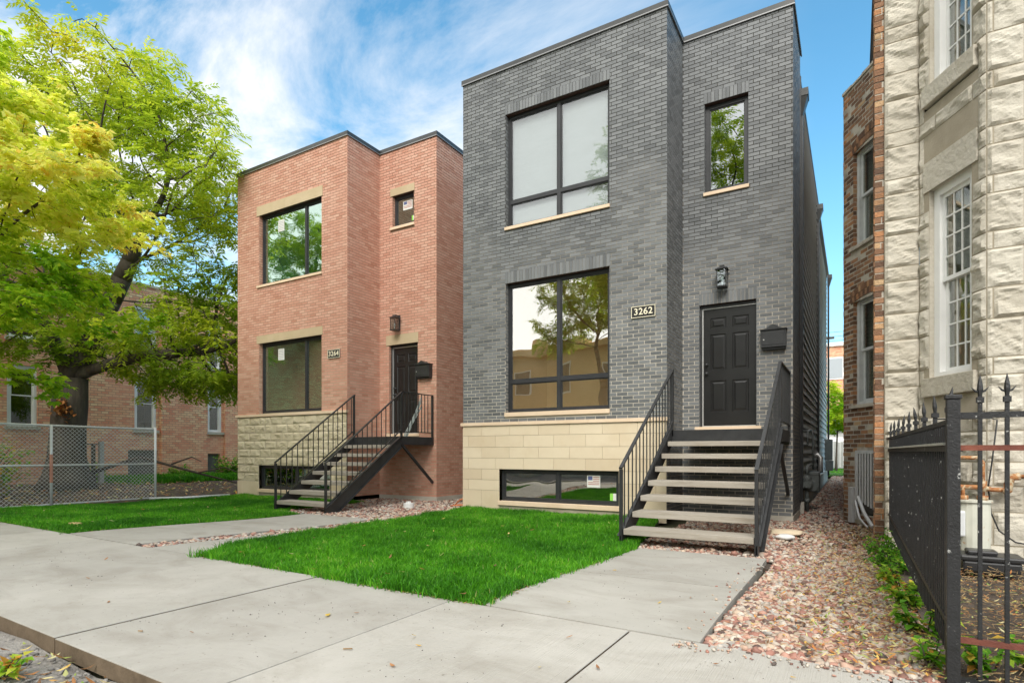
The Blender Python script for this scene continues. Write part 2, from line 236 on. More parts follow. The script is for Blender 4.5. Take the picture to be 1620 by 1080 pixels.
# ------------------------------------------------------------------ mesh helpers
def tag(o, label=None, cat=None, group=None, kind=None):
    if label: o['label'] = label
    if cat: o['category'] = cat
    if group: o['group'] = group
    if kind: o['kind'] = kind
    return o
def thing(name, loc, label, cat, group=None):
    o = bpy.data.objects.new(name, None); COL.objects.link(o); o.location = loc; o.empty_display_size = .1
    return tag(o, label, cat, group)
def worldloc(o):
    v = Vector((0, 0, 0))
    while o is not None: v += o.location; o = o.parent
    return v
def dup(root, loc, label, group=None):
    r = root.copy(); COL.objects.link(r); r.location = loc; r['label'] = label
    if group: r['group'] = group
    for ch in list(root.children):
        c = ch.copy(); COL.objects.link(c); c.parent = r
        for g in list(ch.children):
            d = g.copy(); COL.objects.link(d); d.parent = c
    return r
class MB:
    def __init__(s): s.v = []; s.f = []; s.m = []; s.r = []
    def add(s, verts, faces, mi=0, r=None):
        n = len(s.v); s.v += [tuple(p) for p in verts]
        r = random.random() if r is None else r
        for f in faces: s.f.append(tuple(i + n for i in f)); s.m.append(mi); s.r.append(r)
    def box(s, a, b, mi=0, r=None, fr=None):
        (x0, y0, z0), (x1, y1, z1) = a, b
        if x0 > x1: x0, x1 = x1, x0
        if y0 > y1: y0, y1 = y1, y0
        if z0 > z1: z0, z1 = z1, z0
        P = [(x0, y0, z0), (x1, y0, z0), (x1, y1, z0), (x0, y1, z0), (x0, y0, z1), (x1, y0, z1), (x1, y1, z1), (x0, y1, z1)]
        F = [(0, 3, 2, 1), (4, 5, 6, 7), (0, 1, 5, 4), (1, 2, 6, 5), (2, 3, 7, 6), (3, 0, 4, 7)]
        if fr:
            P = [fr.p(*q) for q in P]
            if fr.flip: F = [f[::-1] for f in F]
        s.add(P, F, mi, r)
    def tube(s, pts, rad, n=8, mi=0, r=None, caps=True):
        pts = [Vector(p) for p in pts]; rads = rad if isinstance(rad, (list, tuple)) else [rad] * len(pts)
        V = []; F = []
        prev = None
        for i, p in enumerate(pts):
            d = (pts[min(i + 1, len(pts) - 1)] - pts[max(i - 1, 0)]).normalized()
            if prev is None:
                ref = Vector((0, 0, 1)) if abs(d.z) < .9 else Vector((1, 0, 0)); a = d.cross(ref).normalized()
            else: a = (prev - d * prev.dot(d)).normalized()
            prev = a; b = d.cross(a)
            for k in range(n):
                t = 2 * math.pi * (k + .5) / n; V.append(p + (a * math.cos(t) + b * math.sin(t)) * rads[i])
        for i in range(len(pts) - 1):
            for k in range(n):
                k2 = (k + 1) % n; F.append((i * n + k, i * n + k2, (i + 1) * n + k2, (i + 1) * n + k))
        if caps: F.append(tuple(range(n))[::-1]); F.append(tuple(range((len(pts) - 1) * n, len(pts) * n)))
        s.add(V, F, mi, r)
    def bar(s, a, b, w, h=None, mi=0, up=(0, 0, 1)):
        """rectangular bar from a to b, w across, h in the 'up' direction"""
        a, b = Vector(a), Vector(b); h = w if h is None else h; d = (b - a).normalized(); u = Vector(up)
        sd = d.cross(u)
        if sd.length < 1e-4: sd = d.cross(Vector((0, 1, 0)))
        sd.normalize(); u = sd.cross(d).normalized(); V = []
        for p in (a, b):
            for i, j in ((-1, -1), (1, -1), (1, 1), (-1, 1)): V.append(p + sd * (i * w / 2) + u * (j * h / 2))
        s.add(V, [(0, 1, 2, 3), (7, 6, 5, 4), (0, 4, 5, 1), (1, 5, 6, 2), (2, 6, 7, 3), (3, 7, 4, 0)], mi)
    def prism(s, poly, z0, z1, mi=0, fr=None, r=None):
        n = len(poly); P = [(x, y, z0) for x, y in poly] + [(x, y, z1) for x, y in poly]
        if fr: P = [fr.p(*q) for q in P]
        F = [tuple(range(n))[::-1], tuple(range(n, 2 * n))] + [(i, (i + 1) % n, n + (i + 1) % n, n + i) for i in range(n)]
        s.add(P, F, mi, r)
    def build(s, name, mats, parent=None, smooth=False, bevel=0, at=None, recalc=False):
        org = worldloc(parent) if parent is not None else Vector(at or (0, 0, 0))
        me = bpy.data.meshes.new(name); me.from_pydata([(x - org.x, y - org.y, z - org.z) for x, y, z in s.v], [], s.f)
        mats = mats if isinstance(mats, (list, tuple)) else [mats]
        for m in mats: me.materials.append(Mt[m] if isinstance(m, str) else m)
        me.polygons.foreach_set('material_index', s.m)
        at_ = me.attributes.new('rnd', 'FLOAT', 'FACE'); at_.data.foreach_set('value', s.r)
        if bevel or recalc:
            bm = bmesh.new(); bm.from_mesh(me); bmesh.ops.recalc_face_normals(bm, faces=bm.faces)
            if bevel: bmesh.ops.bevel(bm, geom=[e for e in bm.edges if min(v.co.z for v in e.verts) > -.05] if name == 'pavement' else list(bm.edges), offset=bevel, segments=2, affect='EDGES', profile=.6)
            bm.to_mesh(me); bm.free()
        if smooth: me.polygons.foreach_set('use_smooth', [True] * len(me.polygons))
        me.update(); o = bpy.data.objects.new(name, me); COL.objects.link(o)
        if parent is not None: o.parent = parent
        else: o.location = org
        return o
class Fr:
    """wall frame: origin, u along the wall, n outward, z up; p(u, n, z)"""
    def __init__(s, O, u, n):
        s.O = Vector(O); s.u = Vector(u).normalized(); s.n = Vector(n).normalized(); s.flip = s.u.cross(s.n).z < 0
    def p(s, a, b, c): return s.O + s.u * a + s.n * b + Vector((0, 0, c))
def np_mesh(name, verts, quads, tris, mats, rnd=None, parent=None, smooth=False, at=(0, 0, 0)):
    org = worldloc(parent) if parent is not None else Vector(at)
    me = bpy.data.meshes.new(name); v = np.asarray(verts, np.float32) - np.array(org, np.float32)
    me.vertices.add(len(v)); me.vertices.foreach_set('co', v.ravel())
    q = np.asarray(quads, np.int32).reshape(-1, 4); t = np.asarray(tris, np.int32).reshape(-1, 3)
    idx = np.concatenate([q.ravel(), t.ravel()]); tot = np.concatenate([np.full(len(q), 4), np.full(len(t), 3)]).astype(np.int32)
    st = np.concatenate([[0], np.cumsum(tot)[:-1]]).astype(np.int32)
    me.loops.add(len(idx)); me.loops.foreach_set('vertex_index', idx); me.polygons.add(len(tot))
    me.polygons.foreach_set('loop_start', st); me.polygons.foreach_set('loop_total', tot)
    if smooth: me.polygons.foreach_set('use_smooth', np.ones(len(tot), bool))
    if rnd is not None:
        a = me.attributes.new('rnd', 'FLOAT', 'POINT'); a.data.foreach_set('value', np.asarray(rnd, np.float32))
    me.materials.append(Mt[mats]); me.update(calc_edges=True); me.validate()
    o = bpy.data.objects.new(name, me); COL.objects.link(o)
    if parent is not None: o.parent = parent
    else: o.location = org
    return o
# ---- walls
def cut(intervals, a, b):
    out = []
    for p, q in intervals:
        if b <= p or a >= q: out.append((p, q)); continue
        if a > p: out.append((p, a))
        if b < q: out.append((b, q))
    return out
def backing(mb, fr, u0, u1, z0, z1, openings, mi, n=0.0):
    us = sorted({u0, u1} | {min(max(x, u0), u1) for o in openings for x in o[:2]}); zs = sorted({z0, z1} | {min(max(x, z0), z1) for o in openings for x in o[2:4]})
    for i in range(len(us) - 1):
        for j in range(len(zs) - 1):
            cu_, cz = (us[i] + us[i + 1]) / 2, (zs[j] + zs[j + 1]) / 2
            if any(o[0] < cu_ < o[1] and o[2] < cz < o[3] for o in openings): continue
            P = [fr.p(us[i], n, zs[j]), fr.p(us[i + 1], n, zs[j]), fr.p(us[i + 1], n, zs[j + 1]), fr.p(us[i], n, zs[j + 1])]
            mb.add(P, [(0, 1, 2, 3) if fr.flip else (3, 2, 1, 0)], mi)
def bricks(mb, fr, u0, u1, z0, z1, openings, mi=0, BL=.2032, BH=.0677, J=.0125, proud=.005, jitter=0.0, noback=None, zref=0.0, depth=.03, ext0=0.0):
    k0 = int(math.floor((z0 - zref) / BH)); k = k0
    while zref + k * BH < z1 - .004:
        a = max(zref + k * BH, z0); b = min(zref + (k + 1) * BH - J, z1)
        if b - a > .008:
            iv = [(u0 - ext0, u1)]
            for o in openings:
                if o[2] < b - .004 and o[3] > a + .004: iv = cut(iv, o[0], o[1])
            off = BL / 2 if k % 2 else 0
            if jitter: off += random.uniform(-.03, .03)
            for p, q in iv:
                i = math.floor((p - off) / BL)
                while i * BL + off < q:
                    s0 = max(i * BL + off, p); s1 = min((i + 1) * BL + off - J, q)
                    if q - s1 < J * 1.2: s1 = q
                    if s1 - s0 > .012:
                        d = proud + (random.uniform(-.003, .004) if jitter else random.uniform(-.0008, .0008))
                        dz = random.uniform(-jitter, jitter) * .3
                        mb.box((s0, -.004, a + dz), (s1, d, b + dz), mi, fr=fr)
                    i += 1
        k += 1
def soldier(mb, fr, u0, u1, z0, z1, mi=0, proud=.008):
    n = max(1, round((u1 - u0) / .0677)); w = (u1 - u0) / n
    for i in range(n): mb.box((u0 + i * w + .004, -.004, z0 + .004), (u0 + (i + 1) * w - .004, proud + random.uniform(-.001, .001), z1 - .004), mi, fr=fr)
def jambs(mb, fr, op, depth, mi_b, mi_m, BH=.0677, head=None):
    u0, u1, z0, z1 = op[:4]
    for (u, sgn) in ((u0, 1), (u1, -1)):
        f2 = Fr(fr.p(u, 0, 0), -fr.n, fr.u * sgn)
        backing(mb, f2, 0, depth, z0, z1, [], mi_m); bricks(mb, f2, .0, depth, z0, z1, [], mi_b, BL=.12, proud=.004)
    P = [fr.p(u0, 0, z1), fr.p(u1, 0, z1), fr.p(u1, -depth, z1), fr.p(u0, -depth, z1)]; mb.add(P, [(0, 3, 2, 1) if not fr.flip else (0, 1, 2, 3)], head if head is not None else mi_m)
    P = [fr.p(u0, 0, z0), fr.p(u1, 0, z0), fr.p(u1, -depth, z0), fr.p(u0, -depth, z0)]; mb.add(P, [(0, 1, 2, 3) if not fr.flip else (0, 3, 2, 1)], mi_m)
def rock_block(mb, fr, u0, u1, z0, z1, mi, bulge=.03, step=.04, amp=1.0, seed=0, flat=False, base=.004):
    """one quarry-faced block: pitched margin, then a broken face"""
    nu = max(2, int((u1 - u0) / step)); nz = max(2, int((z1 - z0) / step)); V = []; F = []; r = random.random()
    tilt = random.uniform(-.35, .35); tz = random.uniform(-.3, .5)
    for j in range(nz + 1):
        for i in range(nu + 1):
            u = u0 + (u1 - u0) * i / nu; z = z0 + (z1 - z0) * j / nz; fu, fz = i / nu, j / nz
            e = min(1, min(u - u0, u1 - u, z - z0, z1 - z) / (.022 if not flat else .01)) if 0 < i < nu and 0 < j < nz else 0
            if flat: h = .006 + .003 * noise.noise(Vector((u * 6 + seed, z * 6, 3)))
            else:
                nn = noise.noise(Vector((u * 3.1 + seed * 7.3, z * 6.5, r * 9))); rg = 1 - abs(noise.noise(Vector((u * 5 + seed, z * 11 + u * 4, r * 20)))) * 2
                n3 = noise.noise(Vector((u * 22, z * 30, seed)))
                h = bulge * (.40 + .80 * nn * amp + .42 * (rg - .45) * amp + .12 * n3 + tilt * (fu - .5) * .6 + tz * (fz - .5) * .7)
                h = max(h, .006)
            if i in (0, nu) or j in (0, nz): h = base if not (i in (0, nu) and j in (0, nz)) else base
            else: h = base + (h - base) * e if e < 1 else h
            V.append(fr.p(u, h, z))
    W = nu + 1
    for j in range(nz):
        for i in range(nu):
            q = (j * W + i, j * W + i + 1, (j + 1) * W + i + 1, (j + 1) * W + i); F.append(q if fr.flip else q[::-1])
    # rim down to the backing
    rim = [i for i in range(W)] + [j * W + nu for j in range(1, nz + 1)] + [nz * W + i for i in range(nu - 1, -1, -1)] + [j * W for j in range(nz - 1, 0, -1)]
    b0 = len(V)
    for i in rim: V.append(V[i] - fr.n * (base + .01))
    for k in range(len(rim)):
        k2 = (k + 1) % len(rim); q = (rim[k2], rim[k], b0 + k, b0 + k2); F.append(q if fr.flip else q[::-1])
    mb.add(V, F, mi, r)
def stone_wall(mb, fr, u0, u1, courses, L, openings, mi, mj, rocky=True, bulge=.03, step=.04, zs=None, J=.008, seedb=0, flat_below=None, amp=1.0, off0=None):
    k = 0
    for (z0, z1, lk) in courses:
        iv = [(u0, u1)]
        for o in openings:
            if o[2] < z1 - .01 and o[3] > z0 + .01: iv = cut(iv, o[0], o[1])
        for p, q in iv:
            off = (lk * .5 * (k % 2)) if off0 is None else off0[k % len(off0)]
            i = math.floor((p - off) / lk)
            while i * lk + off < q - .001:
                wj = random.uniform(-.02, .02) * lk if i * lk + off > p else 0
                s0 = max(i * lk + off, p); s1 = min((i + 1) * lk + off, q)
                if q - s1 < lk * .15: s1 = q; i += 1
                if s1 - s0 > .03:
                    rk = rocky and not (flat_below and z1 <= flat_below + .01)
                    if rk: rock_block(mb, fr, s0 + J / 2, s1 - J / 2, z0 + J / 2, z1 - J / 2, mi, bulge, step, amp, seed=k * 3.7 + i * 1.3 + seedb)
                    else: mb.box((s0 + J / 2, -.01, z0 + J / 2), (s1 - J / 2, .007 + random.uniform(0, .0015), z1 - J / 2), mi, fr=fr)
                i += 1
        k += 1
    backing(mb, fr, u0, u1, courses[0][0] if courses[0][0] < courses[-1][0] else courses[-1][0], max(c[1] for c in courses), openings, mj, -.001)
def window(parent, fr, u0, u1, z0, z1, rec, mull=(), rails=(), fw=.055, glass='glass_big', fmat='frame', room='room_dark', blind=False, roomd=1.6, stickers=(), mw=.07, name='window', panes_only=None, label=None, back=.0):
    """frame is the window's mesh; each pane, blind, sticker a child; room lining behind"""
    mb = MB(); n0, n1 = -rec, -rec - .06
    xs = [u0] + sorted(mull) + [u1]; zs = [z0] + sorted(rails) + [z1]
    mb.box((u0, n0, z1 - fw), (u1, n1, z1), fr=fr); mb.box((u0, n0, z0), (u1, n1, z0 + fw), fr=fr)
    mb.box((u0, n0, z0 + fw), (u0 + fw, n1, z1 - fw), fr=fr); mb.box((u1 - fw, n0, z0 + fw), (u1, n1, z1 - fw), fr=fr)
    for x in mull: mb.box((x - mw / 2, n0 + .002, z0 + fw), (x + mw / 2, n1, z1 - fw), fr=fr)
    cells = []
    for i in range(len(xs) - 1):
        a = xs[i] + (fw if i == 0 else mw / 2); b = xs[i + 1] - (fw if i == len(xs) - 2 else mw / 2)
        for z in rails: mb.box((a, n0 + .001, z - mw / 2), (b, n1, z + mw / 2), fr=fr)
        for j in range(len(zs) - 1):
            c = zs[j] + (fw if j == 0 else mw / 2); d = zs[j + 1] - (fw if j == len(zs) - 2 else mw / 2); cells.append((a, b, c, d))
            s = .02                                                    # glazing bead, stepped back
            mb.box((a, n0 - .018, c), (b, n1, c + s), fr=fr); mb.box((a, n0 - .018, d - s), (b, n1, d), fr=fr)
            mb.box((a, n0 - .018, c + s), (a + s, n1, d - s), fr=fr); mb.box((b - s, n0 - .018, c + s), (b, n1, d - s), fr=fr)
    w = mb.build(name, fmat, parent)
    for (a, b, c, d) in cells:
        g = MB(); g.box((a + .012, n0 - .030, c + .012), (b - .012, n0 - .036, d - .012), fr=fr); g.build('pane', glass, w)
    if blind:
        g = MB(); g.box((u0 + fw * .6, n1 - .03, z0 + fw * .6), (u1 - fw * .6, n1 - .034, z1 - fw * .6), fr=fr); g.build('blind', 'blind', w)
    g = MB(); a0, a1, c0, c1, d0, d1 = u0 + .01, u1 - .01, z0 + .01, z1 - .01, n1 - .005, n1 - roomd
    P = [fr.p(a0, d0, c0), fr.p(a1, d0, c0), fr.p(a1, d0, c1), fr.p(a0, d0, c1), fr.p(a0, d1, c0), fr.p(a1, d1, c0), fr.p(a1, d1, c1), fr.p(a0, d1, c1)]
    g.add(P, [(4, 5, 6, 7), (0, 4, 7, 3), (1, 2, 6, 5), (3, 7, 6, 2), (0, 1, 5, 4)]); g.build('room_lining', room, w)
    for st in stickers:
        x, z, ww, hh, kind = st; g = MB()
        nf = n0 - .0275
        g.box((x, nf, z), (x + ww, nf - .002, z + hh), 0, fr=fr)
        if kind == 'flag':
            g.box((x + ww * .08, nf + .0015, z + hh * .60), (x + ww * .42, nf, z + hh * .94), 1, fr=fr)
            for q in range(5): g.box((x + ww * (.46 if q > 1 else .08), nf + .0015, z + hh * (.22 + q * .15)), (x + ww * .94, nf, z + hh * (.285 + q * .15)), 2, fr=fr)
        elif kind == 'energy':
            g.box((x + ww * .0, nf + .0015, z), (x + ww * .4, nf, z + hh), 3, fr=fr)
        else:
            for q in range(6): g.box((x + ww * .1, nf + .0015, z + hh * (.1 + q * .14)), (x + ww * .9, nf, z + hh * (.15 + q * .14)), 4, fr=fr)
        g.build('sticker', ['paper', 'flag_blue', 'flag_red', 'flag_green', 'sticker_grey'], w)
    return w
def sill(parent, fr, u0, u1, z0, z1, out=.04, rec=.1, m='sill_stone', name='sill', split=None):
    mb = MB(); xs = [u0] + (split or []) + [u1]
    for i in range(len(xs) - 1): mb.box((xs[i] + (.003 if i else 0), out, z0), (xs[i + 1], -rec, z1), fr=fr)
    return mb.build(name, m, parent, bevel=.004)
# ================================================================== THE PLACE
def sm(t): t = min(max(t, 0), 1); return t * t * (3 - 2 * t)
def G(y): return -.09 * sm((y - 3.5) / 3.5)                 # the plots fall a little from the pavement to the houses
def swb(x): return 3.34 - .0285 * (x - .2)                  # back edge of the pavement
def swf(x): return 1.51 - .0285 * (x + 2.8)                 # street edge of the pavement
# ---- ground
mb = MB(); ys = [-400, -9.6, -9.5, -1.5, -1.4, 500]; zs_ = [-.22, -.22, -.36, -.36, -.20, -.20]
for i in range(5): mb.add([(-500, ys[i], zs_[i]), (500, ys[i], zs_[i]), (500, ys[i + 1], zs_[i + 1]), (-500, ys[i + 1], zs_[i + 1])], [(0, 1, 2, 3)])
tag(mb.build('ground', 'ground'), kind='structure')
mb = MB(); mb.box((-300, -9.3, -.40), (300, -1.75, -.30)); tag(mb.build('road', 'asphalt'), kind='structure')
mb = MB()
for i in range(-20, 12): mb.box((i * 3 + .01, -1.74, -.38), (i * 3 + 2.99, -1.58, -.13)); mb.box((i * 3 + .01, -9.46, -.38), (i * 3 + 2.99, -9.31, -.13))
tag(mb.build('kerb', 'sidewalk', bevel=.015), kind='structure')
mb = MB(); mb.box((-60, -14, -.25), (36, -11.6, -.12)); tag(mb.build('far_pavement', 'sidewalk'), kind='structure')
# ---- pavement slabs
mb = MB(); js = [-40 + i * 1.45 for i in range(23)]; js = [x for x in js if x < -7.3] + [-6.9, -5.42, -4.0, -2.53, -1.17, .15, 1.55, 2.95, 4.35, 5.8, 7.2, 8.6, 10]
for i in range(len(js) - 1):
    a, b = js[i] + .006, js[i + 1] - .006
    if b - a < .3: continue
    P = [(a, swf(a), -.10), (b, swf(b), -.10), (b, swb(b), -.10), (a, swb(a), -.10)]; dz = random.uniform(-.003, .003)
    P += [(x, y, dz) for x, y, z in P]; r_ = random.random(); mb.add(P, [(0, 3, 2, 1), (4, 5, 6, 7)], 0, r_); mb.add([], [], 0); nb_ = len(mb.v) - 8
    for q in ((0, 1, 5, 4), (1, 2, 6, 5), (2, 3, 7, 6), (3, 0, 4, 7)): mb.f.append(tuple(k_ + nb_ for k_ in q)); mb.m.append(1); mb.r.append(r_)
Mt['slab_edge'] = mat('earth_stained_slab_edge', (.085, .06, .035), (.17, .125, .08), 5, 8, rough=.95, bump=.6, bscale=30)
tag(mb.build('pavement', ['sidewalk', 'slab_edge'], bevel=.006), kind='structure')
def strip(name, mt, L, R, y1, zf, nx=2, ny=24, thick=.08, y0=None, kind='structure', bump=0, seed=0, smooth=False):
    y0f = y0 or (lambda x: swb(x) + .012); V = []; F = []
    for j in range(ny + 1):
        t = j / ny
        for i in range(nx + 1):
            yy = (3.36 + t * (y1 - 3.36)) if y0 is None else (y0f(0) + t * (y1 - y0f(0))); x = L(yy) + (R(yy) - L(yy)) * i / nx; y = y0f(x) + t * (y1 - y0f(x))
            V.append((x, y, zf(y) + (bump * noise.noise(Vector((x * 2.3 + seed, y * 2.3, 0))) if bump else 0)))
    W = nx + 1; n = len(V); V += [(x, y, z - thick) for x, y, z in V]
    for j in range(ny):
        for i in range(nx): F.append((j * W + i, j * W + i + 1, (j + 1) * W + i + 1, (j + 1) * W + i))
    rim = [i for i in range(W)] + [j * W + nx for j in range(1, ny + 1)] + [ny * W + i for i in range(nx - 1, -1, -1)] + [j * W for j in range(ny - 1, 0, -1)]
    for k in range(len(rim)): k2 = (k + 1) % len(rim); F.append((rim[k2], rim[k], n + rim[k], n + rim[k2]))
    m_ = MB(); m_.add(V, F, 0, random.random()); o = m_.build(name, mt, smooth=False)
    if kind: tag(o, kind=kind)
    return o
def lerp(tab):
    def f(y):
        for i in range(len(tab) - 1):
            if y <= tab[i + 1][0]:
                t = (y - tab[i][0]) / (tab[i + 1][0] - tab[i][0]); t = max(t, 0); return tab[i][1] + t * (tab[i + 1][1] - tab[i][1])
        return tab[-1][1]
    return f
cl_L = lerp([(3.3, -5.75), (3.56, -5.86), (4.11, -6.25), (4.75, -6.45), (6.4, -6.62), (7.7, -6.75), (9.86, -6.92)]); cl_R = lerp([(3.3, -2.27), (6.9, -2.30), (7.6, -2.42), (9.86, -2.9)])
ll_L = lambda y: -14.25 - .05 * math.sin(y * 2); ll_R = lerp([(3.3, -8.95), (7.35, -8.97), (7.5, -9.7), (9.86, -9.8)])
strip('lawn_base', 'lawn_soil', cl_L, cl_R, 9.86, lambda y: G(y) - .012, 14, 24, bump=.03)
strip('left_lawn_base', 'lawn_soil', ll_L, ll_R, 9.86, lambda y: G(y) - .012, 14, 24, bump=.03)
# walks: the grey house's slab in two bays, the red house's slab, the narrow strip beside the pebbles
wl, wr = (lambda y: -2.265), (lambda y: -.755 - .02 * (y - 3.3)); wy = [3.36, 4.98, 6.86]
for k in range(2):
    strip('walk_slab', 'walk', wl, wr, wy[k + 1] - .006, G, 1, 10, .09, y0=(None if k == 0 else (lambda x: 4.986)))
yy_ = [3.36, 5.45, 7.42]
for k in range(2):
    strip('walk_slab', 'walk', lambda y: -8.93, lambda y: -7.2, yy_[k + 1] - .006, G, 1, 10, .09, y0=(None if k == 0 else (lambda x: 5.456)))
yy_ = [3.36, 5.1, 6.9, 8.6, 10.9]; nar_L = lerp([(3.3, -6.86), (6, -6.80), (10.9, -7.15)]); nar_R = lambda y: min(cl_L(y) + .12, -5.75) if y < 9.8 else -7.06 + .12
for k in range(4):
    strip('walk_slab', 'walk', nar_L, nar_R, yy_[k + 1] - .005, lambda y: G(y) - .005, 1, 10, .09, y0=(None if k == 0 else (lambda x, k=k: yy_[k] + .003)))
# beds
strip('gravel_bed', 'gravel_bed', lambda y: -.72 if y < 6.8 else (-2.45 if y < 10.95 else -.90), lerp([(3.3, .42), (8.0, .34), (8.4, .3), (10.4, .3), (11.3, -.14), (16, -.14), (30, -.14)]), 30, lambda y: G(y) - .05 + .004 * max(0, y - 12), 8, 60, bump=.02)
strip('pebble_bed', 'gravel_bed', lerp([(3.3, -7.25), (7.4, -7.25), (7.5, -9.75), (9.8, -10.4), (10.96, -10.4), (11, -8.5), (30, -8.5)]), lerp([(3.3, -6.82), (6, -6.78), (11, -7.1), (30, -7.1)]), 30, lambda y: G(y) - .05, 8, 80, bump=.02, seed=3)
strip('soil_lot', 'soil', lambda y: -25.95, lambda y: -14.15, 30, lambda y: G(y) - .03, 40, 60, bump=.10, seed=9)
strip('yard_soil', 'soil', lerp([(3.3, .40), (7.9, .34)]), lambda y: 7.0, 7.95, lambda y: G(y) * .3 - .02, 30, 30, bump=.05, seed=5)
strip('back_yard_grass', 'lawn_soil', lambda y: -7.0, lambda y: 6.0, 44, lambda y: -.02, 4, 4, y0=lambda x: 31.0)
strip('alley_pavement', 'sidewalk', lambda y: -30.0, lambda y: 30.0, 60, lambda y: .0, 4, 4, y0=lambda x: 44.0)
# parkway strip between pavement and kerb
V = []; F = []; nx, ny = 90, 30
for j in range(ny + 1):
    for i in range(nx + 1):
        x = -9 + i * .15; y = -1.55 + (swf(x) - .01 + 1.55) * j / ny
        V.append((x, y, -.095 + .035 * noise.noise(Vector((x * 2.2, y * 2.2, 0))) + .02 * noise.noise(Vector((x * 9, y * 9, 1)))))
for j in range(ny):
    for i in range(nx): a = j * (nx + 1) + i; F.append((a, a + 1, a + nx + 2, a + nx + 1))
mb = MB(); mb.add(V, F); Mt['parkway'] = mat('trodden_rubble_soil', (.17, .155, .14), (.34, .32, .29), 5, 10, rough=1, bump=1, bscale=22, bdist=.03)
tag(mb.build('parkway', 'parkway', smooth=True), kind='structure')
# ================================================================== GREY HOUSE
YF, YR = 9.88, 10.93
X = (1, 0, 0); NF = (0, -1, 0)
gh = thing('modern_house', (-3.9, 12, 0), 'two-storey charcoal brick house with a limestone base and the number 3262 beside its door', 'house', 'new brick houses')
ff = Fr((0, YF, 0), X, NF); fr_ = Fr((0, YR, 0), X, NF); fs = Fr((-2.765, 0, 0), (0, 1, 0), (1, 0, 0)); fe = Fr((-.905, 0, 0), (0, 1, 0), (1, 0, 0)); fw_ = Fr((-7.02, 0, 0), (0, 1, 0), (-1, 0, 0))
TOP = 8.70
opF = [(-5.99, -3.80, 5.53, 7.78), (-5.99, -3.80, 1.85, 4.42)]; opB = [(-6.13, -3.62, .10, .73)]; opR = [(-2.46, -1.48, 1.53, 3.76), (-2.37, -1.61, 5.80, 7.43)]
B = MB(); mi_b, mi_m, mi_h = 0, 1, 2
BHc = .0677
def sn(z, ref=1.67): return ref + round((z - ref) / BHc) * BHc
sol = [(-6.0, -3.79, 7.78, sn(7.985)), (-6.0, -3.79, 4.42, sn(4.625))]
backing(B, ff, -7.02, -2.765, 1.60, TOP, opF, mi_m); bricks(B, ff, -7.02, -2.765, 1.67, TOP, opF + sol + [(-6.0, -3.79, 1.77, 1.85), (-6.0, -3.79, 5.48, 5.53)], mi_b, zref=1.67)
for s_ in sol: soldier(B, ff, *s_, mi=mi_b)
for o_ in opF: jambs(B, ff, o_, .10, mi_b, mi_m, head=mi_h)
solr = [(-2.47, -1.47, 3.76, sn(3.965)), (-2.38, -1.60, 7.43, sn(7.635))]
backing(B, fr_, -2.765, -.905, -.02, TOP, opR, mi_m); bricks(B, fr_, -2.765, -.905, -.02, TOP, opR + solr + [(-2.4, -1.58, 5.74, 5.80), (-2.52, -1.42, 1.47, 1.53)], mi_b, zref=1.67)
for s_ in solr: soldier(B, fr_, *s_, mi=mi_b)
for o_ in opR: jambs(B, fr_, o_, .10, mi_b, mi_m, head=mi_h)
backing(B, fs, YF, YR, -.02, TOP, [], mi_m); bricks(B, fs, YF, YR, -.02, TOP, [], mi_b, zref=1.67, ext0=.006)
backing(B, fe, YR, 12.42, -.02, TOP, [], mi_m); bricks(B, fe, YR, 12.42, -.02, TOP, [], mi_b, zref=1.67, ext0=.006)
backing(B, fw_, YF, 12.42, 1.6, TOP, [], mi_m); bricks(B, fw_, YF, 12.42, 1.67, TOP, [], mi_b, ext0=.006)
B.add([(-.905, 12.42, -.02), (-7.02, 12.42, -.02), (-7.02, 12.42, TOP), (-.905, 12.42, TOP)], [(0, 1, 2, 3)], mi_m)
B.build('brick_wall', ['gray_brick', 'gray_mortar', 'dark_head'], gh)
# limestone base: seven courses above a smooth plinth
S = MB(); cs = [(1.40, 1.60, .655), (1.17, 1.40, .655), (.95, 1.17, .655), (.73, .95, .655), (.51, .73, .655), (.30, .51, .655), (-.15, .30, .655)]
zb = ff.p(0, .02, 0); f2 = Fr((0, YF - .012, 0), X, NF)
stone_wall(S, f2, -7.02, -2.765, [(a, b, L) for a, b, L in cs], .655, [(-6.13, -3.62, .02, .73)], 0, 1, rocky=False, J=.006)
f4 = Fr((-7.03, 0, 0), (0, 1, 0), (-1, 0, 0))
stone_wall(S, f4, YF, 12.42, [(a, b, L) for a, b, L in cs], .655, [], 0, 1, rocky=False, J=.006)
S.build('limestone_base', ['limestone', 'stone_joint'], gh, recalc=False)
m_ = MB(); xs = [-7.05, -5.66, -4.2, -2.735]
for i in range(3): m_.box((xs[i] + .002, YF - .05, 1.605), (xs[i + 1] - .002, YF + .0, 1.67))
m_.box((-7.06, YF - .0495, 1.604), (-7.022, 12.42, 1.669)); m_.build('stone_band', 'sill_stone', gh, bevel=.004)
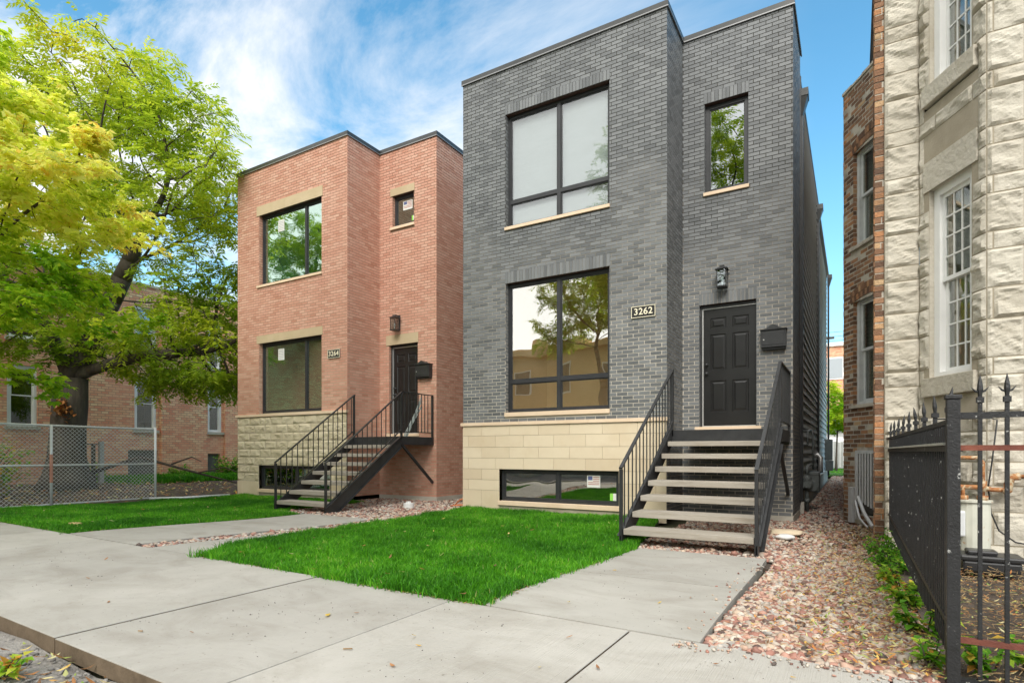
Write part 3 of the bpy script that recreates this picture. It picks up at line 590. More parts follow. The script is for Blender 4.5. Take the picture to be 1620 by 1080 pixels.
def coping(parent, pts, z, h=.085, name='coping'):
    m_ = MB()
    for i in range(len(pts) - 1):
        a, b = Vector((*pts[i], 0)), Vector((*pts[i + 1], 0)); d = (b - a).normalized(); nrm = Vector((d.y, -d.x, 0))
        A = a + nrm * .03; Bq = b + nrm * .03
        C_ = Bq - nrm * .16; D_ = A - nrm * .16
        V = [(*p.xy, z + dz) for dz in (0, h) for p in (A, Bq, C_, D_)]; m_.add(V, [(0, 3, 2, 1), (4, 5, 6, 7), (0, 1, 5, 4), (1, 2, 6, 5), (2, 3, 7, 6), (3, 0, 4, 7)], 0)
        A3, B3 = A + nrm * .006, Bq + nrm * .006; q = [A3, B3, B3 - nrm * .02, A3 - nrm * .02]
        m_.add([(*p.xy, z + dz) for dz in (-.022, -.004) for p in q], [(0, 3, 2, 1), (4, 5, 6, 7), (0, 1, 5, 4), (1, 2, 6, 5), (2, 3, 7, 6), (3, 0, 4, 7)], 1)
    return m_.build(name, ['coping', 'drip'], parent)
coping(gh, [(-7.05, YF), (-2.738, YF)], TOP); coping(gh, [(-2.765, YF - .028), (-2.765, YR - .002)], TOP + .001, .083); coping(gh, [(-2.73, YR), (-.878, YR)], TOP); coping(gh, [(-.905, YR - .028), (-.905, 12.45)], TOP + .001, .083)
m_ = MB(); m_.box((-7.06, YF + .02, TOP), (-6.9, 12.45, TOP + .082)); m_.box((-7.0, 12.3, TOP), (-.93, 12.44, TOP + .08)); m_.build('coping', 'coping', gh)
m_ = MB(); m_.box((-6.95, 10.0, 8.3), (-2.8, 12.3, 8.36)); m_.box((-2.79, 11.0, 8.3), (-.95, 12.3, 8.36)); m_.box((-6.98, 12.45, 8.18), (-.97, 27, 8.24)); m_.build('roof', 'roof', gh)
window(gh, ff, -5.985, -3.805, 5.535, 7.775, .10, [-4.86], [6.06], glass='glass_blind', blind=True)
window(gh, ff, -5.985, -3.805, 1.855, 4.415, .10, [-4.86], [2.47], glass='glass_big', room='room_tan')
sill(gh, ff, -6.0, -3.79, 5.475, 5.535, split=[-4.95]); sill(gh, ff, -6.0, -3.79, 1.772, 1.852)
window(gh, Fr((0, YF - .02, 0), X, NF), -6.12, -3.625, .10, .725, .09, [-4.87], [], glass='glass_big', fw=.06,
       stickers=[(-4.28, .42, .26, .22, 'flag'), (-3.83, .19, .15, .13, 'energy')])
sill(gh, ff, -6.15, -3.60, .015, .098, out=.045)
window(gh, fr_, -2.365, -1.615, 5.805, 7.425, .09, [], [], glass='glass_tree', fw=.07); sill(gh, fr_, -2.38, -1.60, 5.74, 5.80, m='sill_stone')
m_ = MB(); m_.box((-.90, YR - .03, -.25), (-2.70, YR + .05, -.022)); m_.box((-.94, YR - .031, -.251), (-.895, 12.42, -.021)); m_.build('footing', 'concrete', gh)
def panel_door(parent, fr, u0, u1, z0, z1, rec, hinge_right=True):
    """slab with six raised panels, frame, pale stop, knob and deadbolt"""
    f_ = MB(); n0 = -rec
    f_.box((u0, n0 + .03, z0), (u0 + .035, n0 - .06, z1), 0, fr=fr); f_.box((u1 - .02, n0 + .03, z0), (u1, n0 - .06, z1), 0, fr=fr); f_.box((u0 + .035, n0 + .03, z1 - .045), (u1 - .02, n0 - .06, z1), 0, fr=fr)
    f_.box((u0 + .037, n0 + .01, z0), (u0 + .055, n0 - .05, z1 - .047), 1, fr=fr); f_.box((u0 + .055, n0 + .01, z1 - .064), (u1 - .022, n0 - .05, z1 - .047), 1, fr=fr)
    f_.box((u0 + .035, n0 + .012, z0 - .0), (u1 - .02, n0 - .05, z0 + .018), 1, fr=fr)
    f_.build('door_frame', ['black_metal', 'alu'], parent)
    a, b, c, d = u0 + .058, u1 - .024, z0 + .022, z1 - .067; m_ = MB(); W, H = b - a, d - c; t0 = n0 - .012
    cols = [(a + W * .135, a + W * .44), (a + W * .56, a + W * .865)]; rows = [(c + H * .115, c + H * .385), (c + H * .475, c + H * .785), (c + H * .835, c + H * .925)]
    us = sorted({a, b} | {x for q in cols for x in q}); zz = sorted({c, d} | {x for q in rows for x in q})
    for i in range(len(us) - 1):
        for j in range(len(zz) - 1):
            x0, x1, y0, y1 = us[i], us[i + 1], zz[j], zz[j + 1]
            isp = any(q[0] <= x0 and x1 <= q[1] for q in cols) and any(q[0] <= y0 and y1 <= q[1] for q in rows)
            if not isp:
                P = [fr.p(x0, t0, y0), fr.p(x1, t0, y0), fr.p(x1, t0, y1), fr.p(x0, t0, y1)]; m_.add(P, [(0, 1, 2, 3)], 0)
            else:
                rings = [(0, 0), (.012, -.014), (.030, -.014), (.055, -.002), (.06, -.002)]; rr = []
                for ins, dn in rings: rr.append([fr.p(x0 + ins, t0 + dn, y0 + ins), fr.p(x1 - ins, t0 + dn, y0 + ins), fr.p(x1 - ins, t0 + dn, y1 - ins), fr.p(x0 + ins, t0 + dn, y1 - ins)])
                V = [p for q in rr for p in q]; F = []
                for q in range(len(rr) - 1):
                    for k in range(4): k2 = (k + 1) % 4; F.append((q * 4 + k, q * 4 + k2, q * 4 + 4 + k2, q * 4 + 4 + k))
                F.append(tuple(len(V) - 4 + k for k in range(4))); m_.add(V, F, 0)
    m_.box((a, t0 - .02, c), (b, t0 - .05, d), 0, fr=fr)
    dr = m_.build('door', 'door', parent)
    for zk, rk, nm_ in ((z0 + .98, .026, 'door_knob'), (z0 + 1.14, .024, 'deadbolt')):
        k_ = MB(); p0 = fr.p(a + .055, t0, zk); k_.tube([p0, p0 + fr.n * .012], rk * 1.25, 14); k_.tube([p0 + fr.n * .012, p0 + fr.n * .03, p0 + fr.n * .04, p0 + fr.n * .065, p0 + fr.n * .072], [rk * .5, rk * .5, rk, rk, rk * .6], 14)
        k_.build(nm_, 'black_metal', dr, smooth=True)
    return dr
panel_door(gh, fr_, -2.46, -1.48, 1.535, 3.755, .10); sill(gh, fr_, -2.53, -1.40, 1.47, 1.533, out=.035, name='threshold')
# siding on the long sides and back
def siding(parent, fr, u0, u1, z0, z1, m, exp=.18, name='siding'):
    mb = MB(); z = z0
    while z < z1:
        t = min(z + exp, z1); P = [fr.p(u0, .034, z), fr.p(u1, .034, z), fr.p(u1, .004, t), fr.p(u0, .004, t), fr.p(u0, 0, z), fr.p(u1, 0, z)]
        mb.add(P, [(0, 1, 2, 3) if fr.flip else (3, 2, 1, 0), (4, 5, 1, 0) if fr.flip else (0, 1, 5, 4)]); z = t
    return mb.build(name, m, parent)
fsd = Fr((-.945, 0, 0), (0, 1, 0), (1, 0, 0)); fsl = Fr((-6.98, 0, 0), (0, 1, 0), (-1, 0, 0))
siding(gh, fsd, 12.43, 19.0, .32, 8.28, 'siding'); siding(gh, Fr((-1.0, 0, 0), (0, 1, 0), (1, 0, 0)), 19.0, 27, .32, 8.28, 'siding'); siding(gh, fsl, 12.43, 27, .32, 8.2, 'siding')
siding(gh, Fr((0, 27, 0), X, (0, 1, 0)), -6.98, -1.0, .0, 8.2, 'siding')
m_ = MB(); m_.box((-.99, 12.43, -.2), (-.95, 27, .319)); m_.box((-6.97, 12.43, -.2), (-6.93, 27, .319)); m_.build('footing', 'concrete', gh)
m_ = MB(); m_.box((-1.0, 12.44, 8.28), (-.90, 27.02, 8.36)); m_.box((-7.03, 12.46, 8.2), (-6.93, 27.02, 8.3)); m_.build('roof_edge', 'coping', gh)
m_ = MB(); m_.box((-.94, 12.425, .10), (-.885, 12.47, 8.3)); m_.build('corner_trim', 'black_metal', gh)
for i, yy in enumerate((12.62, 18.7, 26.3)):
    d = MB(); d.box((-.93, yy - .045, .12), (-.86, yy + .045, 7.62)); dp = d.build('downspout', 'black_metal', gh, bevel=.008)
    h = MB(); x0 = -.935; V = [(x0, yy - .13, 7.95), (x0 + .16, yy - .13, 7.95), (x0 + .16, yy + .13, 7.95), (x0, yy + .13, 7.95), (x0, yy - .06, 7.62), (x0 + .07, yy - .06, 7.62), (x0 + .07, yy + .06, 7.62), (x0, yy + .06, 7.62)]
    h.add(V, [(0, 1, 2, 3), (7, 6, 5, 4), (0, 4, 5, 1), (1, 5, 6, 2), (2, 6, 7, 3), (3, 7, 4, 0)]); h.box((x0, yy - .14, 7.951), (x0 + .17, yy + .14, 8.09)); h.build('rain_head', 'coping', dp)
m_ = MB(); m_.box((-.93, 12.5, -.12), (-.84, 12.66, .10)); m_.build('downspout_boot', 'concrete', gh)
# ================================================================== RED HOUSE
rh = thing('modern_house', (-11.5, 12, 0), 'two-storey salmon red brick house with a rock-faced stone base and the number 3264', 'house', 'new brick houses')
XR0, XR1, XR2 = -14.60, -10.40, -8.58; YQ = 10.97
qf = Fr((0, YF, 0), X, NF); qr = Fr((0, YQ, 0), X, NF); qs = Fr((XR1, 0, 0), (0, 1, 0), (1, 0, 0)); qe = Fr((XR2, 0, 0), (0, 1, 0), (1, 0, 0)); qw = Fr((XR0, 0, 0), (0, 1, 0), (-1, 0, 0))
TR = 8.62; B = MB()
oF = [(-13.69, -11.28, 5.50, 7.36), (-13.69, -11.28, 2.09, 3.95)]; RZ = 2.07; l1, l2, l3, l4 = sn(7.65, RZ), sn(4.20, RZ), sn(3.99, 0), sn(7.68, 0)
lF = [(-13.78, -11.24, 7.36, l1), (-13.78, -11.24, 3.95, l2), (-13.75, -11.25, 5.44, 5.50)]
oR = [(-10.08, -9.15, 1.52, 3.74), (-9.97, -9.27, 6.68, 7.46)]; lR = [(-10.17, -9.13, 3.74, l3), (-10.03, -9.25, 7.46, l4), (-10.03, -9.25, 6.61, 6.68), (-10.15, -9.1, 1.46, 1.52)]
backing(B, qf, XR0, XR1, 2.0, TR, oF, 1); bricks(B, qf, XR0, XR1, 2.07, TR, oF + lF, 0, zref=RZ)
backing(B, qr, XR1, XR2, .0, TR, oR, 1); bricks(B, qr, XR1, XR2, .0, TR, oR + lR, 0)
backing(B, qs, YF, YQ, .0, TR, [], 1); bricks(B, qs, YF, YQ, .0, TR, [], 0, ext0=.006)
backing(B, qe, YQ, 12.5, .0, TR, [], 1); bricks(B, qe, YQ, 12.5, .0, TR, [], 0, ext0=.006)
backing(B, qw, YF, 12.5, 2.0, TR, [], 1); bricks(B, qw, YF, 12.5, 2.0, TR, [], 0, ext0=.006)
for o_ in oF: jambs(B, qf, o_, .10, 0, 1, head=2)
for o_ in oR: jambs(B, qr, o_, .10, 0, 1, head=2)
B.add([(XR2, 12.5, 0), (XR0, 12.5, 0), (XR0, 12.5, TR), (XR2, 12.5, TR)], [(0, 1, 2, 3)], 1)
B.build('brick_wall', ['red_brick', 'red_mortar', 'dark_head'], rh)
S = MB(); q2 = Fr((0, YF - .01, 0), X, NF); zz = [2.0 - .2135 * i for i in range(9)]
cs = [(zz[i + 1], zz[i], .44) for i in range(8)]
stone_wall(S, q2, XR0, XR1, cs, .44, [(-13.69, -10.98, .02, .715)], 0, 1, rocky=True, bulge=.035, step=.035, J=.014)
stone_wall(S, q2, XR0, XR1, [(-.18, zz[8], 1.2)], 1.2, [(-13.69, -10.98, .02, .715)], 2, 1, rocky=False, J=.004)
q3 = Fr((XR0 - .01, 0, 0), (0, 1, 0), (-1, 0, 0)); stone_wall(S, q3, YF, 12.5, [(-.18, 2.0, 1.2)], 1.2, [], 2, 1, rocky=False)
q4 = Fr((XR1 + .001, 0, 0), (0, 1, 0), (1, 0, 0))
S.build('rock_faced_base', ['rock_lime', 'stone_joint', 'limestone'], rh, smooth=False)
m_ = MB()
for a, b in ((XR0 - .04, -13.0), (-12.996, -11.6), (-11.596, XR1 + .03)): m_.box((a, YF - .06, 2.005), (b, YF, 2.07))
m_.build('stone_band', 'sill_stone', rh, bevel=.004)
coping(rh, [(XR0 - .03, YF), (XR1 + .027, YF)], TR, .09); coping(rh, [(XR1, YF - .028), (XR1, YQ - .002)], TR + .001, .088); coping(rh, [(XR1 + .035, YQ), (XR2 + .027, YQ)], TR, .09); coping(rh, [(XR2, YQ - .028), (XR2, 12.53)], TR + .001, .088)
m_ = MB(); m_.box((XR0 - .04, YF + .02, TR), (XR0 + .12, 12.53, TR + .087)); m_.box((XR0 + .1, 12.4, TR), (XR2 - .03, 12.52, TR + .085)); m_.build('coping', 'coping', rh)
m_ = MB(); m_.box((XR0 + .05, YF + .1, 8.2), (XR1 - .03, 12.4, 8.26)); m_.box((XR1 - .02, YQ + .1, 8.2), (XR2 - .05, 12.4, 8.26)); m_.box((XR0 + .05, 12.55, 8.0), (XR2 - .05, 27, 8.06)); m_.build('roof', 'roof', rh)
window(rh, qf, -13.685, -11.285, 5.505, 7.355, .10, [-11.97], [], glass='glass_red', room='room', roomd=2.4, stickers=[(-13.08, 6.86, .24, .30, 'print')])
window(rh, qf, -13.685, -11.285, 2.095, 3.945, .10, [-11.97], [], glass='glass_red', room='room', roomd=2.4, stickers=[(-13.08, 3.48, .24, .30, 'print')])
window(rh, Fr((0, YF - .02, 0), X, NF), -13.68, -10.99, .09, .71, .09, [-12.3], [], glass='glass_red', fw=.06, room='room_dark', stickers=[(-11.5, .40, .26, .22, 'print')])
sill(rh, qf, -13.72, -10.95, .01, .088, out=.045); sill(rh, qf, -13.76, -11.25, 5.44, 5.50, split=[-12.5])
window(rh, qr, -9.965, -9.275, 6.685, 7.455, .09, [], [], glass='glass_red', fw=.06, stickers=[(-9.72, 7.10, .30, .22, 'flag'), (-9.44, 6.80, .11, .12, 'energy')]); sill(rh, qr, -10.03, -9.25, 6.615, 6.68)
for a, b, c, d, f_, sp in ((-13.78, -11.24, 7.36, l1 - .006, qf, [-12.64]), (-13.78, -11.24, 3.952, l2 - .006, qf, [-12.64]), (-10.17, -9.13, 3.742, l3 - .006, qr, []), (-10.03, -9.25, 7.462, l4 - .006, qr, [])):
    sill(rh, f_, a, b, c, d, out=.016, rec=.02, m='lintel_stone', name='lintel', split=sp)
panel_door(rh, qr, -10.08, -9.15, 1.525, 3.735, .10); sill(rh, qr, -10.15, -9.1, 1.46, 1.522, out=.03, name='threshold')
m_ = MB(); m_.box((XR1 + .01, YQ - .02, -.25), (XR2 + .02, YQ + .05, -.002)); m_.box((XR2 - .04, YQ - .019, -.25), (XR2 + .019, 27, -.003)); m_.build('footing', 'concrete', rh)
siding(rh, Fr((XR2 - .05, 0, 0), (0, 1, 0), (1, 0, 0)), 12.52, 27, .0, 8.1, 'siding'); siding(rh, Fr((XR0 + .05, 0, 0), (0, 1, 0), (-1, 0, 0)), 12.52, 27, .0, 8.1, 'siding'); siding(rh, Fr((0, 27, 0), X, (0, 1, 0)), XR0 + .05, XR2 - .05, .0, 8.1, 'siding')
# ================================================================== GRAYSTONE with brick flank
gs = thing('greystone_house', (2.6, 11, 0), 'old graystone house with a rock-faced bay at the right edge and a common brick flank', 'house')
S = MB(); c60, s60 = -.49, .872
f_strip = Fr((0, 7.99, 0), X, NF); C0 = Vector((1.10, 7.16, 0)); B0 = Vector((1.10 - .49 * .952, 7.16 + .872 * .952, 0))
f_sl = Fr(B0, (.49, -.872, 0), (-.872, -.49, 0)); f_bay = Fr((0, 7.16, 0), X, NF)
BW = 2.3; C1 = Vector((1.10 + BW, 7.16, 0)); f_sr = Fr(C1, (.49, .872, 0), (.872, -.49, 0)); xE = C1.x + .466
f_str2 = Fr((0, 7.99, 0), X, NF)
hs = []; z = .98; k = 0
while z < 8.6: h = (.37, .17)[k % 2] if k % 5 else .30; hs.append((z, min(z + h, 8.6))); z += h; k += 1
low = [(-.25, .18), (.18, .50), (.50, .75), (.75, .98)]
allc = low + hs
wz = [(1.89, 3.95), (5.10, 7.15)]
op_sl = [(.16, .765, a, b) for a, b in wz]; band = [(.0, .96, 3.95, 4.28), (.0, .96, 1.68, 1.89), (.0, .96, 4.86, 5.10)]
def cr(L, fl=0): return [(a, b, L) for a, b in allc]
def stepn(zc): return .03
stone_wall(S, f_strip, .30, B0.x - .0, cr(.7), .7, [], 0, 1, bulge=.050, step=.025, J=.014, seedb=1, off0=[.29, .29])
stone_wall(S, f_sl, 0.0, .952, [(a, b, .52) for a, b in allc], .52, op_sl + [(.08, .85, a, b) for _, _, a, b in band], 0, 1, bulge=.044, step=.025, J=.014, seedb=2)
for _, _, a, b in band[:1]: S.box((.082, -.01, a), (.848, .016, b - .006), 0, fr=f_sl, r=.55)
stone_wall(S, f_bay, 1.10, 1.10 + BW, [(a, b, .46) for a, b in allc], .46, [(1.9, 2.6, a, b) for a, b in wz], 0, 1, bulge=.044, step=.025, J=.014, seedb=3)
stone_wall(S, f_sr, 0, .952, [(a, b, .52) for a, b in allc], .52, op_sl, 0, 1, bulge=.03, step=.06, J=.010, seedb=4)
stone_wall(S, f_str2, xE, 7.2, [(a, b, .6) for a, b in allc], .6, [(5.2, 6.2, 1.2, 3.6), (5.2, 6.2, 4.9, 7.1)], 0, 1, bulge=.03, step=.08, J=.010, seedb=5)
for fr5, ops in ((f_sl, op_sl), (f_sr, op_sl), (f_bay, [(1.9, 2.6, a, b) for a, b in wz]), (f_str2, [(5.2, 6.2, 1.2, 3.6), (5.2, 6.2, 4.9, 7.1)])):
    for (a, b, c, d) in ops:
        for (u, dn) in ((a, 1), (b, -1)):
            P = [fr5.p(u, 0.0, c), fr5.p(u, 0.0, d), fr5.p(u, -.16, d), fr5.p(u, -.16, c)]; S.add(P, [(0, 1, 2, 3), ], 0, .5)
        P = [fr5.p(a, 0, d), fr5.p(b, 0, d), fr5.p(b, -.16, d), fr5.p(a, -.16, d)]; S.add(P, [(0, 1, 2, 3)], 0, .5)
S.build('stone_front', ['old_stone', 'stone_joint'], gs, smooth=False)
def sash_window(parent, fr, u0, u1, z0, z1, rec=.05, cols=3, rows=4, room='room_dark', muntin=True, fmat='white', name='window', fw=.085, arch=False, curtain=False):
    """white double-hung window: casing, upper sash forward, lower sash behind, muntin grid"""
    m_ = MB(); n0 = -rec; zm = (z0 + z1) / 2 + .02
    m_.box((u0, n0, z0), (u0 + fw, n0 - .10, z1), fr=fr); m_.box((u1 - fw, n0, z0), (u1, n0 - .10, z1), fr=fr); m_.box((u0 + fw, n0, z1 - fw), (u1 - fw, n0 - .10, z1), fr=fr); m_.box((u0 + fw, n0, z0), (u1 - fw, n0 - .10, z0 + fw * .6), fr=fr)
    w = m_.build(name, fmat, parent)
    for (a, b, c, d, nn, nm) in ((u0 + fw, u1 - fw, zm - .02, z1 - fw, n0 - .03, 'upper_sash'), (u0 + fw, u1 - fw, z0 + fw * .6, zm + .02, n0 - .065, 'lower_sash')):
        s = MB(); t = .042
        s.box((a, nn, c), (a + t, nn - .032, d), fr=fr); s.box((b - t, nn, c), (b, nn - .032, d), fr=fr); s.box((a + t, nn, c), (b - t, nn - .032, c + t), fr=fr); s.box((a + t, nn, d - t), (b - t, nn - .032, d), fr=fr)
        if muntin:
            for i in range(1, cols): x = a + t + (b - a - 2 * t) * i / cols; s.box((x - .008, nn - .006, c + t), (x + .008, nn - .02, d - t), fr=fr)
            for j in range(1, rows): z = c + t + (d - c - 2 * t) * j / rows; s.box((a + t, nn - .0055, z - .008), (b - t, nn - .0195, z + .008), fr=fr)
        s.build(nm, fmat, w)
        g = MB(); g.box((a + t * .5, nn - .014, c + t * .5), (b - t * .5, nn - .018, d - t * .5), fr=fr); g.build('pane', 'glass_old', w)
    g = MB(); a0, a1, c0, c1, d0, d1 = u0 + .02, u1 - .02, z0 + .02, z1 - .02, n0 - .101, n0 - .9
    P = [fr.p(a0, d0, c0), fr.p(a1, d0, c0), fr.p(a1, d0, c1), fr.p(a0, d0, c1), fr.p(a0, d1, c0), fr.p(a1, d1, c0), fr.p(a1, d1, c1), fr.p(a0, d1, c1)]
    g.add(P, [(4, 5, 6, 7), (0, 4, 7, 3), (1, 2, 6, 5), (3, 7, 6, 2), (0, 1, 5, 4)]); g.build('room_lining', room, w)
    if curtain:
        g = MB(); V = []; F = []; ca, cb = curtain; n = 24
        for i in range(n + 1):
            u = u0 + .04 + (u1 - u0 - .08) * (ca + (cb - ca) * i / n); dn = n0 - .16 + .02 * math.sin(i * 1.9)
            V += [fr.p(u, dn, z0 + .05), fr.p(u, dn, z1 - .05)]
        for i in range(n): F.append((2 * i, 2 * i + 2, 2 * i + 3, 2 * i + 1))
        g.add(V, F); g.build('curtain', Mt.setdefault('curtain', mat('net_curtain', (.42, .42, .38), (.50, .50, .46), 3, 3, rough=.9)), w, smooth=True)
    return w
for a, b in wz:
    sash_window(gs, f_sl, .163, .762, a, b, curtain=(0, .55)); sash_window(gs, f_sr, .19, .79, a, b); sash_window(gs, f_bay, 1.9, 2.6, a, b)
    m_ = MB(); m_.box((.085, .045, a - .21), (.845, -.12, a - .004), fr=f_sl); m_.build('window_sill', 'old_stone', gs, bevel=.008)
    m_ = MB(); m_.box((1.84, .045, a - .15), (2.66, -.12, a - .004), fr=f_bay); m_.build('window_sill', 'old_stone', gs, bevel=.008)
for a, b in ((1.2, 3.6), (4.9, 7.1)): sash_window(gs, f_str2, 5.2, 6.2, a, b)
# flank: brick edge of the front, recessed side wall, angled brick bay
B = MB(); fq = Fr((0, 8.02, 0), X, NF)
backing(B, fq, .205, .30, -.2, 8.6, [], 1); bricks(B, fq, .205, .296, -.2, 8.6, [], 0, BL=.30, BH=.072, J=.012, jitter=.02, proud=.008)
fp = Fr((.205, 0, 0), (0, 1, 0), (-1, 0, 0)); backing(B, fp, 8.02, 8.32, -.2, 8.6, [], 1); bricks(B, fp, 8.02, 8.32, -.2, 8.6, [], 0, BH=.072, J=.012, jitter=.02, proud=.008)
B.add([(.205, 8.32, -.2), (.45, 8.32, -.2), (.45, 8.32, 8.6), (.205, 8.32, 8.6)], [(0, 1, 2, 3)], 1)
fside = Fr((.45, 0, 0), (0, 1, 0), (-1, 0, 0)); P2 = Vector((-.15, 11.3, 0)); fa = Fr(P2, (.49, -.872, 0), (-.872, -.49, 0))
backing(B, fside, 8.32, 10.23, -.2, 8.6, [], 1); bricks(B, fside, 8.32, 10.2, -.2, 8.6, [], 0, BH=.072, J=.012, jitter=.02, proud=.008)
opa = [(.27, 1.12, 4.42, 5.95), (.27, 1.12, 1.84, 3.52), (.38, 1.05, .08, 1.10)]
backing(B, fa, 0, 1.235, -.2, 7.08, opa, 1); bricks(B, fa, 0, 1.23, -.2, 7.06, opa + [(.2, 1.19, 5.95, 6.17), (.2, 1.19, 3.52, 3.74), (.2, 1.2, 4.36, 4.42), (.2, 1.2, 1.78, 1.84)], 0, BH=.072, J=.018, jitter=.012, proud=.002)
for (a, b, c, d) in opa[:2]:      # segmental arches of two header rings
    cx, w = (a + b) / 2, (b - a) / 2
    for ring in range(2):
        n = 17
        for i in range(n):
            t = (i + .5) / n * 2 - 1; ang = t * .42; u = cx + t * (w + .05); zb_ = d - .02 + .07 * (1 - t * t) + ring * .105
            V = []
            for nn in (-.10, .012):
                for du, dz in ((-.026, 0), (.026, 0), (.026, .095), (-.026, .095)):
                    V.append(fa.p(u + du * math.cos(ang) + dz * math.sin(ang), nn, zb_ - du * math.sin(ang) * 1 + dz * math.cos(ang)))
            B.add(V, [(0, 1, 2, 3), (7, 6, 5, 4), (0, 4, 5, 1), (1, 5, 6, 2), (2, 6, 7, 3), (3, 7, 4, 0)], 0)
for (a, b, c, d) in opa:
    for u, sg in ((a, 1), (b, -1)):
        f2 = Fr(fa.p(u, 0, 0), -fa.n, fa.u * sg); backing(B, f2, 0, .12, c, d, [], 1); bricks(B, f2, 0, .12, c, d, [], 0, BL=.13, BH=.072, J=.012, proud=.004)
    B.add([fa.p(a, 0, d + .05), fa.p(b, 0, d + .05), fa.p(b, -.2, d + .05), fa.p(a, -.2, d + .05)], [(0, 3, 2, 1)], 1)
fb = Fr((-.15, 0, 0), (0, 1, 0), (-1, 0, 0)); backing(B, fb, 11.3, 13.6, -.2, 7.08, [], 1); bricks(B, fb, 11.3, 13.6, -.2, 7.06, [], 0, BH=.072, J=.012, jitter=.02, proud=.010)
fb2 = Fr((.30, 0, 0), (0, 1, 0), (-1, 0, 0)); backing(B, fb2, 13.6, 24, -.2, 7.4, [], 1)
B.add([(-.15, 13.6, -.2), (.30, 13.6, -.2), (.30, 13.6, 7.08), (-.15, 13.6, 7.08)], [(0, 1, 2, 3), (3, 2, 1, 0)], 1)
B.add([(.3, 24, -.2), (7.2, 24, -.2), (7.2, 24, 7.4), (.3, 24, 7.4)], [(0, 3, 2, 1)], 1); B.add([(7.2, 7.99, -.2), (7.2, 24, -.2), (7.2, 24, 8.6), (7.2, 7.99, 8.6)], [(0, 1, 2, 3)], 1)
B.add([(.45, 10.2, 7.06), (.45, 24, 7.06), (.45, 24, 8.6), (.45, 10.2, 8.6)], [(0, 1, 2, 3)], 1)
B.build('brick_flank', ['old_brick', 'old_mortar'], gs)
m_ = MB()
for i in range(9): m_.box((-.02 + i * .14, .02 + random.uniform(-.005, .01), 7.08), (.115 + i * .14, -.2, 7.12 + random.uniform(-.01, .012)), fr=fa)
m_.box((-.165, 11.3, 7.081), (-.0, 13.62, 7.12)); m_.build('parapet_coping', 'old_mortar', gs)
m_ = MB(); m_.box((.25, 8.1, 8.5), (7.15, 23.9, 8.56)); m_.add([(1.1, 7.2, 8.5), (3.4, 7.2, 8.5), (3.87, 8.05, 8.5), (.63, 8.05, 8.5)], [(0, 1, 2, 3)]); m_.prism([(.44, 10.4), (.44, 13.5), (-.12, 13.5), (-.12, 11.33)], 6.9, 6.96); m_.build('roof', 'roof', gs)
Mt['weathered_white'] = mat('weathered_white_paint', (.46, .48, .48), (.60, .62, .61), 6, 8, rough=.7, bump=.3)
sash_window(gs, fa, .275, 1.115, 4.43, 6.0, rec=.06, muntin=False, fmat='weathered_white', fw=.07, curtain=(0, .9)); sash_window(gs, fa, .275, 1.115, 1.85, 3.57, rec=.06, muntin=False, fmat='weathered_white', fw=.07, curtain=(0, .22))
for z in (4.36, 1.78): m_ = MB(); m_.box((.22, .05, z), (1.17, -.1, z + .058), fr=fa); m_.build('window_sill', 'old_mortar', gs, bevel=.006)
# barred basement window with its bent guard
w = MB(); w.box((.385, -.09, .085), (1.045, -.12, 1.095), fr=fa); bw = w.build('basement_window', 'room_dark', gs)
for i in range(9):
    g = MB(); u = .42 + i * .075; g.tube([fa.p(u, .02, .30 - .02 * i), fa.p(u, .02, 1.09)], .016, 6); g.build('window_bar', 'galv', bw)
g = MB(); g.box((.385, .03, 1.05), (1.05, .005, 1.10), fr=fa); g.box((.37, .03, -.02), (.41, .0, 1.10), fr=fa)
g.tube([fa.p(.46, .03, .35), fa.p(.75, .10, .12), fa.p(1.08, .16, -.06)], .03, 5); g.tube([fa.p(.42, .05, .28), fa.p(.70, .14, .03), fa.p(.98, .18, -.08)], .018, 5); g.build('bent_guard', 'galv', bw)
g = MB(); g.box((.24, .07, -.08), (.34, .01, .5), fr=fa); g.build('downspout_end', 'galv', gs, bevel=.01)
